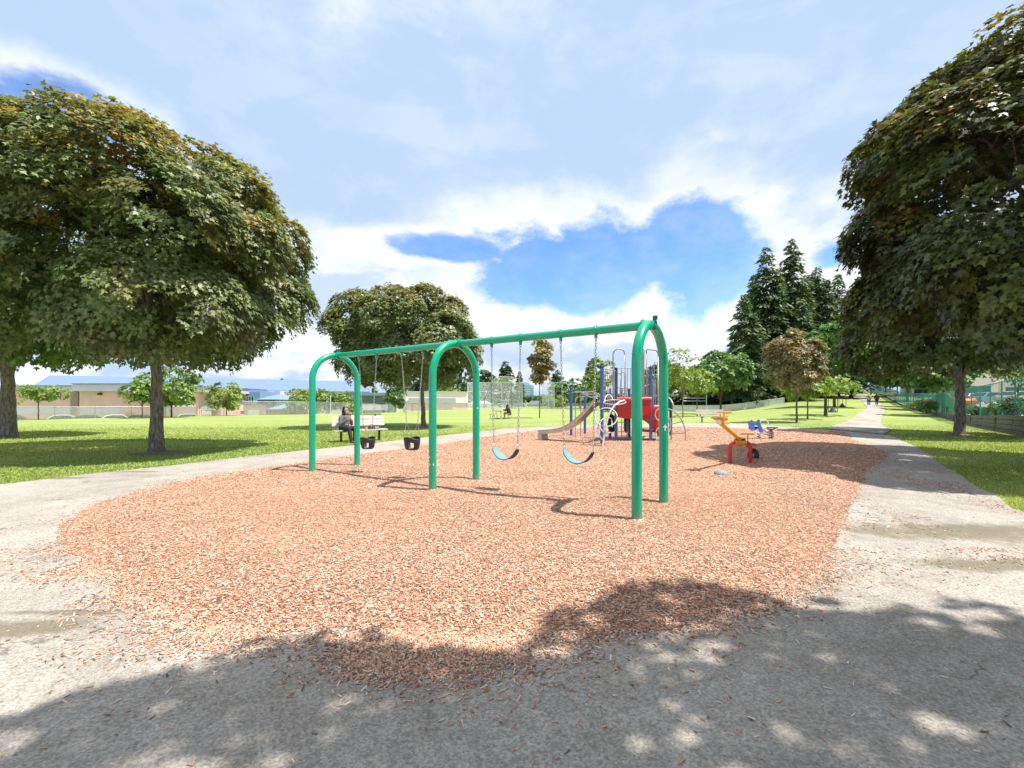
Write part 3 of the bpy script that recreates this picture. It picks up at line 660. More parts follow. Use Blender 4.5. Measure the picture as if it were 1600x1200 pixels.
# broadleaf trees further off: (x of trunk, y of base or None, Y, crown semi axes, centre height, palette, label)
def small(name, px, Y, cx, rx, rz, zc, pal, label, leaf, pads, per, tipc=None, fork=None, r=.07, bark=BARKY, seed=1, lumps=14, shape=KITE, hol=.55, group='trees beyond the play area', cat='tree', dx=0, tipa=.5, pad_r=.35, flatbot=.6):
    X = (px-HX)/F*Y; z = Hh(X, Y)
    return tree(name, (X, Y, z), label, cat, crown(seed, ((cx-px)/F*Y, 0, zc-z), (rx, rx, rz), lumps, rx*.36, pads, per, leaf, pal, shape, tip=tipc, tip_amt=tipa, pad_r=pad_r, flatbot=flatbot, hollow=hol),
                dict(fork=fork or max(.5, (zc-z-rz*.7)), r=r, limbs=8, flare=1.25), bark, group=group)
sm = small
sm('bronze_maple', 1245, 33, 1240, 2.0, 2.35, 4.6, BRONZE+[(.16,.18,.06),(.20,.22,.08)], 'bronze leaved maple with a slim bare trunk right of the spring rider', .20, 330, 34, [(.42,.24,.09),(.38,.18,.10)], 2.0, .075, BARKY, 51, 24, STAR7, tipa=.6, flatbot=.95, hol=.8, pad_r=.3)
sm('bronze_maple', 843, 43.5, 847, 1.2, 2.7, 5.2, BRONZE+[(.27,.25,.09), (.22,.22,.08)], 'tall narrow bronze maple on the field between the two belt swings', .30, 110, 26, [(.42,.29,.08),(.36,.30,.09)], 3.0, .06, BARKY, 52, 16, KITE, tipa=.8)
sm('sapling_maple', 1262, 36.5, 1263, 1.9, .75, 2.6, LIME, 'small lime leaved maple just behind the bronze maple', .28, 60, 26, None, 1.9, .06, BARKY, 53, 10, STAR7)
sm('lime_maple', 1290, 41.5, 1290, 2.5, 1.1, 3.2, LIME, 'lime green maple with a dark straight trunk left of the far path', .28, 90, 30, None, 2.2, .14, BARKD, 54, 12, STAR7)
sm('broadleaf_tree', 1304, 60, 1312, 4.0, 5.2, 7.6, [(.11,.26,.04),(.15,.32,.06),(.09,.2,.04)], 'tall bright green broadleaf rising left of the far path', .42, 300, 34, None, 3.0, .16, BARKD, 55, 20)
sm('broadleaf_tree', 1126, 62, 1128, 3.9, 3.3, 5.6, MIDG, 'dense mid green tree left of the firs, behind the empty bench', .40, 260, 32, None, 2.2, .14, BARKD, 56, 18)
sm('lime_maple', 1067, 47, 1063, 2.3, 2.9, 4.8, LIME, 'airy lime tree with a pale slim trunk beside the swing set leg', .24, 90, 22, None, 2.0, .06, BARKY, 57, 16, KITE, hol=.3)
sm('lime_maple', 1089, 52, 1094, 2.0, 1.7, 3.9, LIME, 'low lime tree with drooping tips left of the empty bench', .27, 80, 24, None, 2.0, .07, BARKY, 58, 12, KITE)
sm('green_tree', 268, 47, 258, 3.3, 2.3, 3.1, MIDG+LIME[:2], 'leafy green tree behind the trunk of the large rounded maple', .28, 210, 28, None, 1.2, .09, BARKD, 59, 16)
sm('young_tree', 60, 41, 62, 2.3, .75, 2.5, LIME+MIDG, 'young flat crowned tree at the left edge of the field', .22, 90, 20, None, 1.6, .05, BARKD, 60, 10)
sm('green_tree', 222, 45, 224, 1.5, 1.0, 2.5, LIME, 'thin lime tree left of the leafy green tree', .24, 50, 20, None, 1.2, .05, BARKY, 61, 10)
sm('young_tree', 354, 54, 352, 2.2, 1.9, 2.3, LIME, 'bushy yellow green tree before the blue glazed entrance', .26, 130, 24, None, .8, .06, BARKY, 62, 12)
sm('bushy_tree', 478, 68, 478, 3.0, 2.3, 1.7, LIME+MIDG[:1], 'leftmost bushy tree of the row along the school fence', .32, 150, 24, None, .5, .08, BARKY, 63, 12)
sm('bushy_tree', 512, 69, 512, 2.9, 2.1, 1.7, LIME+MIDG[:1], 'middle bushy tree of the row along the school fence', .32, 150, 24, None, .5, .08, BARKY, 64, 12)
sm('bushy_tree', 543, 70, 540, 2.5, 1.9, 1.5, LIME+MIDG[:1], 'rightmost bushy tree of the row, behind the leftmost swing arch', .32, 130, 24, None, .5, .08, BARKY, 65, 12)
sm('broadleaf_tree', 617, 76, 617, 1.9, 2.7, 2.9, [(.09,.17,.05),(.12,.2,.06)], 'narrow pale green tree left of the white school annexe', .34, 140, 24, None, .6, .08, BARKY, 66, 16, hol=.45)
sm('broadleaf_tree', 700, 118, 700, 3.4, 2.3, 3.6, LIME, 'small lime tree over the white annexe roof', .45, 90, 22, None, 1, .1, BARKD, 67, 10)
sm('broadleaf_tree', 676, 135, 676, 9, 4.6, 5.4, [(.04,.085,.035),(.05,.10,.04),(.07,.12,.05)], 'broad dark tree above the white annexe', .75, 260, 26, None, 2, .25, BARKD, 68, 18)
sm('broadleaf_tree', 716, 150, 716, 6, 4.6, 5.6, DARKG, 'dark tree left of the baseball backstop', .75, 200, 26, None, 2, .25, BARKD, 69, 16)
sm('broadleaf_tree', 757, 160, 755, 5, 5.6, 8.5, [(.06,.12,.04),(.09,.16,.05)], 'rounded green tree over the left half of the backstop', .8, 210, 26, None, 2, .25, BARKD, 70, 16)
sm('broadleaf_tree', 906, 130, 905, 8.5, 3.4, 4.6, MIDG, 'broad green tree behind the overhead ladder posts', .7, 260, 26, None, 1.5, .2, BARKD, 71, 18)
sm('lime_maple', 938, 95, 938, 3.4, 4.6, 6.8, LIME, 'yellow green tree rising behind the slide platform', .45, 170, 24, None, 3, .15, BARKY, 72, 16, hol=.3)
sm('broadleaf_tree', 860, 120, 862, 4, 1.3, 2.4, LIME+MIDG, 'low green bush beyond the outfield fence', .5, 90, 24, None, .5, .1, BARKY, 73, 10)
sm('broadleaf_tree', 1040, 100, 1038, 5.5, 4.6, 6.2, MIDG, 'green tree behind the back leg of the near swing arch', .55, 220, 26, None, 2, .2, BARKD, 74, 16)
sm('lime_maple', 1083, 85, 1080, 5.0, 3.4, 5.4, LIME+MIDG[:1], 'bright tree behind the airy lime tree', .45, 200, 26, None, 2, .15, BARKD, 75, 14)
# trees along the green fence on the right
for i, (px, Y, rx, rz, zc, pal, lab) in enumerate([
    (1456, 40, 2.6, 1.7, 4.3, MIDG, 'small green tree just left of the dark maple trunk'),
    (1447, 52, 3.2, 2.2, 5.0, DARKG+MIDG[:2], 'dark green tree over the green fence, second from the verge maple'),
    (1424, 60, 3.0, 2.1, 5.3, DARKG+MIDG[:2], 'dark green tree over the green fence, third from the verge maple'),
    (1400, 74, 3.3, 2.4, 6.2, MIDG+LIME[:1], 'green tree over the middle of the green fence'),
    (1384, 92, 4.4, 3.0, 8.0, LIME+MIDG, 'yellow green tree right of the two walkers'),
    (1366, 125, 6, 4.0, 10.5, LIME+MIDG[1:2], 'pale green tree where the far path ends')]):
    sm('broadleaf_tree', px+18, Y*1.02, px+14, rx, rz, zc, pal, lab, .30+.003*Y, 190, 26, None, None, .13, BARKD, 80+i, 14, KITE, group='trees along the green fence')
sm('broadleaf_tree', 1590, 30, 1596, 1.7, 1.5, 3.9, LIME+MIDG, 'yellow green tree at the right edge beside the parked cars', .2, 90, 24, None, 2.2, .05, BARKD, 90, 12, STAR7, group='trees along the green fence')

# conifers
def conifer(seed, h, r, pal, bare=.1, per=30, dens=4.6, spray=1.05, wide=.36, droop=.35, shapepow=.75):
    g = np.random.default_rng(seed); pos, t, nm, sz = [], [], [], []
    nb = int(h*dens*3)
    zb = h*(bare+(1-bare)*g.random(nb)**.92); 
    for z in zb:
        f = 1-(z-h*bare)/(h*(1-bare)); L = r*(f**shapepow)*g.uniform(.6, 1.12)+.25; a = g.uniform(0, 6.283)
        if f > .88: L *= .55+.45*(1-f)/.12
        m = max(4, int(per*L/r*1.4)); s = np.sort(g.random(m))**.75; dirv = np.array([math.cos(a), math.sin(a), 0]); side = np.array([-math.sin(a), math.cos(a), 0])
        p = dirv*(s*L)[:, None]+side*(g.uniform(-1, 1, m)*(.18*L*np.sin(s*3)+.1))[:, None]
        p[:, 2] += z+L*(.12*s-droop*s**2)+g.normal(0, .1, m)
        pos.append(p); sg = np.sign(g.uniform(-1, 1, m))[:, None]
        t.append(dirv*.8+side*sg*g.uniform(.2, .9, (m, 1))+np.array([0, 0, -.42])+g.normal(0, .2, (m, 3)))
        nm.append(np.array([0, 0, 1.])+dirv*.3+g.normal(0, .35, (m, 3))); sz.append(spray*g.uniform(.6, 1.25, m)*(.6+.4*min(1, L/2)))
    pos, t, nm, sz = map(np.concatenate, (pos, t, nm, sz))
    sh = np.array([(0,0),(wide*.55,.3),(wide*.35,.62),(0,1),(-wide*.35,.58),(-wide*.6,.33)])
    V, Fi = place_leaves(pos, t, nm, sz, sh, .1); pal = np.array(pal); n = len(pos)
    col = pal[g.integers(0, len(pal), n)]*g.uniform(.7, 1.3, (n, 1)); return V, Fi, col
def fir(name, loc, h, r, label, seed, pal, **kw):
    root = thing(name, loc, label, 'tree', 'conifers'); V, Fi, col = conifer(seed, h, r, pal, **kw)
    np_obj('crown', V, Fi, NEEDLE, root, col)
    tb = MB(); tb.tube([(0,0,-.3),(0,0,h*.1),(.1,0,h*.5),(0,0,h*.97)], [h*.020, h*.016, h*.009, .03], 9); tb.build('trunk', BARKD, root); return root
def at_x(px, Y): return ((px-HX)/F*Y, Y, Hh((px-HX)/F*Y, Y))
f1 = fir('fir_tree', at_x(1197, 84), 29.5, 6.4, 'tall fir with a ragged top, left one of the two tallest', 101, FIR)
f2 = fir('fir_tree', at_x(1237, 88), 31.5, 7.0, 'tallest fir, right one of the pair behind the bronze maple', 102, FIR+[(.10,.10,.06)], droop=.3)
f3 = fir('fir_tree', at_x(1163, 78), 20, 6.0, 'shorter fir at the left end of the fir group', 103, FIR, shapepow=.85)
def fcopy(src, px, Y, h, hs, lab, rz, wide=1.0):
    x, y, z = at_x(px, Y); s = h/hs; place(src, (x, y, z-.2), lab, rz, (s*wide, s*wide, s))
fcopy(f2, 1277, 92, 27, 31.5, 'greyish fir right of the tallest fir', 1.2)
fcopy(f3, 1216, 84, 24, 20, 'fir tucked between the two tallest firs', 3.9, .9)
fcopy(f1, 1292, 90, 24, 29.5, 'fir between the greyish fir and the sharp topped one', .9, 1.0)
fcopy(f3, 1250, 82, 19, 20, 'low fir whose skirt hangs behind the bronze maple', 5.0, 1.0)
fcopy(f1, 1178, 88, 26, 29.5, 'fir just left of the left tall fir', 2.9, .95)
fcopy(f3, 1268, 97, 27, 20, 'fir closing the gap right of the tallest fir', 1.7, .85)
fcopy(f1, 1309, 96, 26.5, 29.5, 'fir with a sharp top beside the dark maple crown', 2.2)
fcopy(f1, 1180, 97, 25, 29.5, 'fir filling the gap behind the left tall fir', 4.2)
fcopy(f2, 1258, 108, 29, 31.5, 'fir standing back between the tallest and the greyish fir', 3.1)
fcopy(f1, 1217, 104, 30, 29.5, 'fir standing back between the two tallest firs', 5.1, 1.1)
fcopy(f3, 1330, 88, 20, 20, 'fir half hidden by the dark maple crown', 2.6)
fcopy(f3, 1147, 92, 15, 20, 'low fir at the foot of the fir group, above the mid green tree', .6, 1.2)
fcopy(f2, 1345, 118, 26, 31.5, 'rearmost fir beyond the far path', .3)
fcopy(f3, 1292, 116, 24, 20, 'fir behind the tall bright green broadleaf', 5.6)
fcopy(f1, 1375, 150, 24, 29.5, 'fir rising behind the trees of the green fence', 1.9)
fcopy(f3, 1206, 120, 26, 20, 'wide fir deep in the fir group', 1.0, 1.2)
c1 = fir('conifer_tree', at_x(790, 150), 15.8, 4.2, 'cone shaped conifer behind the backstop, left of the bronze maple', 111, [(.05,.10,.04),(.07,.13,.05),(.09,.15,.05)], spray=1.1, wide=.4, dens=4, shapepow=.6, bare=.03, droop=.15)
fcopy(c1, 812, 165, 13.5, 15.8, 'slim dark conifer right of the cone shaped one', 1, .7)
fcopy(c1, 871, 150, 13, 15.8, 'dark conifer behind the bronze maple', 2, 1.15)
fcopy(c1, 880, 160, 9, 15.8, 'short conifer left of the overhead ladder', 3, .8)
fcopy(f1, 921, 140, 15, 29.5, 'dark fir tip showing over the green tree behind the slide', 2, 1.2)
fcopy(c1, 585, 130, 8.2, 15.8, 'small conifer between the swings and the school roof', 2, .9)
fcopy(c1, 441, 150, 11.5, 15.8, 'conifer tip over the blue school roof', 1, .7)
fcopy(c1, 419, 170, 12, 15.8, 'second conifer tip over the blue school roof', 4, .6)

# far-off wood closing the horizon, and the hedge under the firs
def wood(name, path, h, depth, n, pal, leaf, label, seed, base=None):
    g = np.random.default_rng(seed); P_ = np.array(path, float); seg = g.integers(0, len(P_)-1, n); t = g.random(n)
    x = P_[seg, 0]*(1-t)+P_[seg+1, 0]*t; y = P_[seg, 1]*(1-t)+P_[seg+1, 1]*t+g.uniform(0, depth, n)
    top = h*(.72+.28*(snoise(x, x*0, .11, seed)+.6*snoise(x, y, .4, seed+1))); z = hill(x, y)+top*g.random(n)**.7
    pos = np.stack([x, y, z], 1); V, Fi = place_leaves(pos, np.stack([g.normal(0, 1, n), g.normal(0, 1, n), np.full(n, -.4)], 1), np.stack([g.normal(0, .6, n), g.normal(-.5, .6, n), np.ones(n)], 1), leaf*g.uniform(.6, 1.3, n), KITE)
    pal = np.array(pal); col = pal[g.integers(0, len(pal), n)]*g.uniform(.7, 1.3, (n, 1)); o = np_obj(name, V, Fi, LEAF, None, np.clip(col, 0, 1)); tag(o, label, 'woods', kind='stuff')
wood('distant_wood', [(-330, 260), (-160, 250), (0, 235), (120, 215)], 8, 20, 26000, DARKG+MIDG[:1], 2.0, 'far off line of dark trees along the horizon', 5)
wood('undergrowth', [(40, 92), (52, 100), (66, 108), (80, 118), (110, 150)], 5.0, 6, 26000, DARKG, .8, 'dark undergrowth and hedge under the firs', 6)
wood('undergrowth', [(20, 96), (34, 92), (42, 92)], 5.5, 6, 9000, DARKG, .7, 'dark green mass behind the empty bench', 8)
# ---------------------------------------------------------------- swing set
def gp(x, y): a = G(x, y); return Vector((a[0], a[1], 0))
FE = [(gp(995,822), gp(1037,795)), (gp(676,773), gp(744,757)), (gp(488,743), gp(558,733))]
ZT = 2.53; RT = .0635
sw_loc = (FE[1][0]+FE[1][1])/2
swing = thing('swing_set', sw_loc, 'green tubular swing set of three tall arches joined by one long top beam', 'swing set')
apex = []
for a, b in FE:
    d = (b-a); h = d.length/2; dn = d.normalized(); mid = (a+b)/2; pts = [a+Vector((0,0,-.1)), a+Vector((0,0,.8)), a+Vector((0,0,ZT-h))]
    for k in range(1, 16):
        t = math.pi*k/16; pts.append(mid-dn*h*math.cos(t)+Vector((0,0,ZT-h+h*math.sin(t))))
    pts += [b+Vector((0,0,ZT-h)), b+Vector((0,0,.8)), b+Vector((0,0,-.1))]
    MB().tube(pts, RT, 24).build('arch', GREEN, swing, sw_loc); apex.append(mid+Vector((0,0,ZT)))
    mb = MB()
    for q in (a, b):                                # small mounds of chips heaped at the feet
        mb = MB(); mb.lathe((q.x, q.y, .0), [(.19, .055), (.11, .085), (RT+.002, .10)], 14); mb.build('footing_mound', CHIPB, swing, sw_loc)
B0, B1 = apex[0], apex[2]; bd = (B1-B0).normalized()
MB().tube([B0+bd*.05, apex[1]-bd*.05], .0585, 22).build('top_beam', GREEN, swing, sw_loc)
MB().tube([apex[1]+bd*.05, B1-bd*.05], .0585, 22).build('top_beam', GREEN, swing, sw_loc)
for p, sgn in ((apex[0], (1,)), (apex[1], (-1, 1)), (apex[2], (-1,))):
    for s in sgn:
        mb = MB(); c = p+bd*s*.085
        mb.tube([c-bd*.02, c+bd*.05*s], RT+.010, 20); 
        mb.tube([c-bd*.012+bd*.03*s, c+bd*.012+bd*.03*s], RT+.024, 20)
        mb.build('collar', GREEN, swing, sw_loc)
mb = MB(); e = B0-bd*.062
mb.tube([B0-bd*.03, e], RT+.006, 18); mb.box(B0-bd*.05+Vector((0,0,RT+.03)), (.05, .05, .05)); mb.build('end_clamp', mat('dark_green_paint', (.0,.10,.09), .4), swing, sw_loc)
side = Vector((0,0,1)).cross(bd).normalized()
def beam_at(px):                                   # point of the beam centre line seen at column px
    u = (px-HX)/F; t = (u*B0.y-B0.x)/(bd.x-u*bd.y); return B0+bd*t
hang = [beam_at(x) for x in (931, 876, 813, 768, 661, 627.5, 588.5, 561)]
for p in hang:
    mb = MB(); up = Vector((0,0,1))
    mb.tube([p-bd*.014, p+bd*.014], .069, 18)
    mb.box(p-up*.085, (.035, .035, .05), math.atan2(bd.y, bd.x)); mb.build('beam_clamp', GREEN, swing, sw_loc)
    m2 = MB(); m2.ring(p-up*.122, .022, .006, bd, 12, 6); m2.tube([p-up*.1-side*.03, p-up*.1+side*.03], .011, 8); m2.build('swing_hanger', GALV, swing, sw_loc)
# white cross scratched on a leg, paint chips on others
def decal(foot, zc, ang, w, h, cross=True):
    mb = MB(); out = Vector((math.cos(ang), math.sin(ang), 0)); tx = Vector((-out.y, out.x, 0)); c = foot+out*(RT+.0015)+Vector((0,0,zc))
    def q(cx, cz, ww, hh):
        V_ = []
        for i in range(5):
            a_ = ang+(cx+(i/4-.5)*ww)/RT; o_ = Vector((math.cos(a_), math.sin(a_), 0))*(RT+.0022)
            V_ += [foot+o_+Vector((0,0,zc+cz-hh/2)), foot+o_+Vector((0,0,zc+cz+hh/2))]
        mb.add(V_, [(2*i, 2*i+2, 2*i+3, 2*i+1) for i in range(4)])
    q(0, 0, w*.3 if cross else w, h)
    if cross: q(0, h*.12, w, h*.22)
    return mb
WHT = mat('white_scratch', (.85,.87,.85), .6)
av = math.atan2(-FE[0][1].y, -FE[0][1].x)
decal(FE[0][1], 1.155, av+.3, .055, .085).build('white_cross_mark', WHT, swing, sw_loc)
decal(FE[1][1], 1.41, math.atan2(-FE[1][1].y, -FE[1][1].x)+.4, .02, .02, False).build('paint_chip', WHT, swing, sw_loc)
for zz, aa in ((.62, -.9), (.56, -1.0), (.50, -.8), (.5, .2)):
    decal(FE[1][0], zz, math.atan2(-FE[1][0].y, -FE[1][0].x)+aa, .018, .035, False).build('paint_chip', WHT, swing, sw_loc)

def chain(mb, a, b, pitch=.042, wr=.0042, hw=.0115):
    a, b = Vector(a), Vector(b); L = (b-a).length; n = max(2, round(L/pitch)); d = (b-a).normalized()
    x = d.cross(side).normalized() if abs(d.dot(side)) < .9 else d.cross(bd).normalized(); y = d.cross(x); hl = pitch*.5+wr
    for i in range(n):
        c = a+(b-a)*((i+.5)/n); s = x if i % 2 else y
        s = (x*.8+y*.6) if i % 2 else (y*.8-x*.6)
        pts = [c+d*(hl-hw)*sg+s*hw*math.cos(t)*1+d*hw*math.sin(t) for sg, ts in ((1, (0, 45, 90, 135, 180)), (-1, (180, 225, 270, 315, 360))) for t in map(math.radians, ts)]
        mb.tube(pts, wr, 5, closed=True)
def belt(h1, h2, ztop, drop, label, sway=0.0):
    """h1 nearer hanger, h2 farther; ends of the seat at height ztop"""
    mid = (h1+h2)/2; loc = Vector((mid.x, mid.y, ztop-drop))
    root = thing('belt_swing', loc, label, 'swing', 'swings hanging from the green beam')
    half = (h2-h1).length/2*.80; sy = side*sway
    e1 = Vector((mid.x, mid.y, ztop))-bd*half+sy; e2 = Vector((mid.x, mid.y, ztop))+bd*half+sy
    pts = []; n = 22
    for i in range(n+1):
        u = -1+2*i/n; pts.append(Vector((mid.x, mid.y, ztop-drop*(1-abs(u)**2.1)))+bd*half*(.995*math.sin(u*math.pi/2)*.35+u*.65)+sy)
    w = .078
    for nm, off, mt in (('seat_top', .0035, BELTBLUE), ('seat_underside', -.0045, mat('belt_underside', (.045,.022,.018), .6))):
        V = []
        for i, p in enumerate(pts):
            tn = (pts[min(i+1, n)]-pts[max(i-1, 0)]).normalized(); nn = side.cross(tn).normalized()
            if nn.z < 0: nn = -nn
            ww = w*(.72+.28*math.sin(math.pi*min(1, max(0, (i/n)))) )
            if i in (0, n): ww *= .75
            for s_, o_ in ((-1, -.004), (-1, .004), (1, .004), (1, -.004)): V.append(p+side*s_*ww+nn*(off+o_))
        Fc = [(4*i+a, 4*i+(a+1) % 4, 4*i+4+(a+1) % 4, 4*i+4+a) for i in range(n) for a in range(4)]+[(0,1,2,3), (4*n+3, 4*n+2, 4*n+1, 4*n)]
        mb = MB(); mb.add(V, Fc); mb.build(nm, mt, root, loc)
    for h, e, s in ((h1, e1, -1), (h2, e2, 1)):
        top = h-Vector((0,0,.14)); bot = e+Vector((0,0,.075))+bd*s*.008
        mb = MB(); chain(mb, top, bot); mb.build('chain', GALV, root, loc)
        mb = MB(); mb.tube([bot, e+side*.03+Vector((0,0,.005)), e-side*.03+Vector((0,0,.005)), bot], .005, 6, closed=True); mb.build('shackle', GALV, root, loc)
belt(hang[0], hang[1], .80, .17, 'blue belt swing nearest the viewer, next to the near arch', -.02)
belt(hang[2], hang[3], .77, .17, 'blue belt swing between the other belt swing and the middle arch', .0)
def bucket(h1, h2, zt, label):
    mid = (h1+h2)/2; loc = Vector((mid.x, mid.y, zt-.24)); root = thing('baby_swing', loc, label, 'swing', 'baby swings')
    rx, ry = .165, .135; n = 40; rows = [(0.0, 1.0), (-.012, 1.03), (-.05, 1.02), (-.09, .99), (-.13, .95), (-.17, .90), (-.205, .82), (-.225, .68)]
    C = Vector((mid.x, mid.y, zt)); mb = MB()
    def sh(k, thick):
        V = []
        for (z, s) in rows:
            for i in range(n):
                a = 2*math.pi*i/n; ca, sa = math.cos(a), math.sin(a)
                V.append(C+bd*((rx-thick)*s*ca)+side*((ry-thick)*s*sa)+Vector((0,0,z-.02*math.cos(2*a)*(1 if z > -.1 else 0))))
        return V
    Vo, Vi = sh(0, 0), sh(0, .012); fo = []
    front = -math.pi/2                              # leg holes on the side towards the viewer and the far side
    def hole(i, j):
        a = 2*math.pi*(i+.5)/n
        for c0 in (math.pi/2, -math.pi/2):
            for s in (-.62, .62):
                if abs((a-c0-s+math.pi) % (2*math.pi)-math.pi) < .40 and 3 <= j <= 5: return True
        return False
    m = len(rows); off = len(Vo); Fc = []
    for j in range(m-1):
        for i in range(n):
            if hole(i, j): continue
            a, b_, c_, d_ = j*n+i, j*n+(i+1) % n, (j+1)*n+(i+1) % n, (j+1)*n+i
            Fc += [(a, d_, c_, b_), (a+off, b_+off, c_+off, d_+off)]
    Fc += [(i, (i+1) % n, off+(i+1) % n, off+i) for i in range(n)]
    Fc += [tuple((m-1)*n+i for i in range(n))[::-1], tuple(off+(m-1)*n+i for i in range(n))]
    mb.add(Vo+Vi, Fc, True); mb.build('bucket_seat', RUBBER, root, loc)
    mb = MB(); mb.ring(C+Vector((0,0,-.004)), rx*1.02, .012, (0,0,1), 28, 8, ry*1.02)
    mb2 = MB(); cc = C+side*(-ry*1.02)
    V = []
    for i in range(7):
        a = -math.pi/2-.42+i*.14
        for z in (-.01, -.075+.012*abs(i-3)): V.append(C+bd*(rx*1.05*math.cos(a))+side*(ry*1.06*math.sin(a))+Vector((0,0,z)))
    mb2.add(V, [(2*i, 2*i+2, 2*i+3, 2*i+1) for i in range(6)]); mb2.build('safety_plate', mat('dull_grey_plastic', (.30,.30,.31), .5), root, loc)
    for h, s in ((h1, -1), (h2, 1)):
        j = C+bd*s*rx*.9+Vector((0,0,.30)); cm = MB(); chain(cm, h-Vector((0,0,.14)), j, .036, .0038, .0095); cm.build('chain', GALV, root, loc)
        bm_ = MB()
        for q in (-1, 1): bm_.tube([j, j+Vector((0,0,-.02)), C+bd*s*rx*.72+side*q*ry*.78+Vector((0,0,0))], .0048, 6)
        bm_.build('bail', GALV, root, loc)
def zpix(y, p): return CAMH+(HY-y)/F*p.y
bucket(hang[4], hang[5], zpix(684, (hang[4]+hang[5])/2), 'black baby swing between the middle arch and the other baby swing')
bucket(hang[6], hang[7], zpix(684, (hang[6]+hang[7])/2), 'black baby swing beside the farthest arch')

# ---------------------------------------------------------------- play structure
ps = Vector((4.6, 17.0, 0)); play = thing('play_structure', ps, 'climbing structure with blue posts, steel slide, red panels and grey hoops', 'play structure')
def part(mb, name, m, parent=None): return mb.build(name, m, parent or play, ps)
def wp(x, y, Y): return P(x, y, Y)
posts = {}
for k, (px, by, ty) in dict(A=(940.5,697,571.5), B=(962.5,692,575), C=(1016.8,692.5,573), D=(983,686,607), E=(892.5,684,605.5), F_=(914,680.5,607), Gp=(1048,683.5,627)).items():
    x, y = G(px, by); top = zpix(ty, Vector((x, y, 0))); posts[k] = Vector((x, y, 0)); r = .062
    mb = MB(); mb.tube([(x, y, -.1), (x, y, top-.02)], r, 16); o = part(mb, 'post', BLUEP if k != 'Gp' else mat('dark_blue_paint', (.03,.05,.11), .4))
    mb = MB(); mb.lathe((x, y, top-.02), [(r+.004, -.05), (r+.004, .0), (r*.7, .028), (0.001, .035)], 16); part(mb, 'post_cap', mat('dark_cap', (.02,.03,.08), .5), o)
A_, B_, C_, D_ = posts['A'], posts['B'], posts['C'], posts['D']
Z = lambda p, z: Vector((p.x, p.y, z))
back = D_+Vector((1.35, .35, 0)); extra = A_+Vector((.85, 2.6, 0))
# decks
mb = MB(); mb.prism([Z(A_, 1.18), Z(B_, 1.18), Z(D_, 1.18), Z(extra, 1.18)], (0,0,.05)); part(mb, 'deck', mat('dark_deck', (.10,.10,.11), .7))
mb = MB(); mb.prism([Z(B_, 1.13), Z(C_, 1.13), Z(back, 1.13), Z(D_, 1.13)], (0,0,.05)); part(mb, 'deck', mat('dark_deck', (.10,.10,.11), .7))
for nm, q in (('post', extra), ('post', back)):
    mb = MB(); mb.tube([Z(q, -.1), Z(q, 2.1)], .06, 14); part(mb, nm, BLUEP)
# barred barriers
def barrier(p, q, z0, z1, n, r=.013, rr=.019):
    mb = MB(); mb.tube([Z(p, z1), Z(q, z1)], rr, 8); mb.tube([Z(p, z0), Z(q, z0)], rr, 8)
    for i in range(1, n+1):
        t = i/(n+1); c = p.lerp(q, t); mb.tube([Z(c, z0), Z(c, z1)], r, 6)
    part(mb, 'bar_panel', STEELTUBE)
barrier(A_, B_, 1.32, 2.72, 7); barrier(B_.lerp(D_, .1), D_, 1.32, 2.1, 4)
X0 = wp(966, 620, 18.4); X1 = wp(1000, 620, 18.4); barrier(Z(X0, 0), Z(X1, 0), 1.3, 2.95, 6)
g0, g1 = wp(1007, 620, 16.9), wp(1015, 620, 16.9); mb = MB()
for i in range(4):
    c = g0.lerp(g1, i/3); mb.tube([Z(c, 1.75), Z(c, 2.78)], .018, 6)
mb.tube([Z(g0, 2.78), Z(g1, 2.78)], .016, 6); part(mb, 'bar_panel', STEELTUBE)
g0, g1 = wp(1021, 620, 17.6), wp(1027, 620, 17.6); mb = MB()
for i in range(3):
    c = g0.lerp(g1, i/2); mb.tube([Z(c, 1.2), Z(c, 2.4)], .02, 6)
part(mb, 'bar_panel', STEELTUBE)
# tall hoops
def hoop(x0, x1, ytop, ybot, Y, r=.021, square=False, Y2=None):
    Y2 = Y2 or Y; a = wp(x0, ybot, Y); b = wp(x1, ybot, Y2); zt = CAMH+(HY-ytop)/F*(Y+Y2)/2; w = (Z(b, 0)-Z(a, 0)).length/2; dn = (Z(b, 0)-Z(a, 0)).normalized(); m = (a+b)/2
    rad = w if not square else w*.42; pts = [a, Z(a, zt-rad)]
    for k in range(1, 7): t = math.pi/2*k/6; pts.append(Z(a+dn*rad*(1-math.cos(t)), zt-rad+rad*math.sin(t)))
    for k in range(0, 7): t = math.pi/2*(1-k/6); pts.append(Z(b-dn*rad*(1-math.cos(t)), zt-rad+rad*math.sin(t)))
    pts += [Z(b, zt-rad), b]; mb = MB(); mb.tube(pts, r, 8); part(mb, 'hoop', STEELTUBE)
hoop(958, 976.5, 545, 621, 16.8, .026); hoop(1004, 1010, 546, 618, 17.2, .022); hoop(1006, 1028.5, 546.5, 640, 17.0, .026, True, 17.6)
hoop(964.5, 969.5, 583, 622, 18); hoop(970.5, 977.5, 581, 622, 17.8, .024); hoop(1022, 1028, 566, 622, 18.2, .02); hoop(972, 980, 609, 624, 17, .02)
mb = MB(); mb.tube([wp(972, 618, 17), wp(980, 618, 17)], .017, 6); part(mb, 'rail', STEELTUBE)
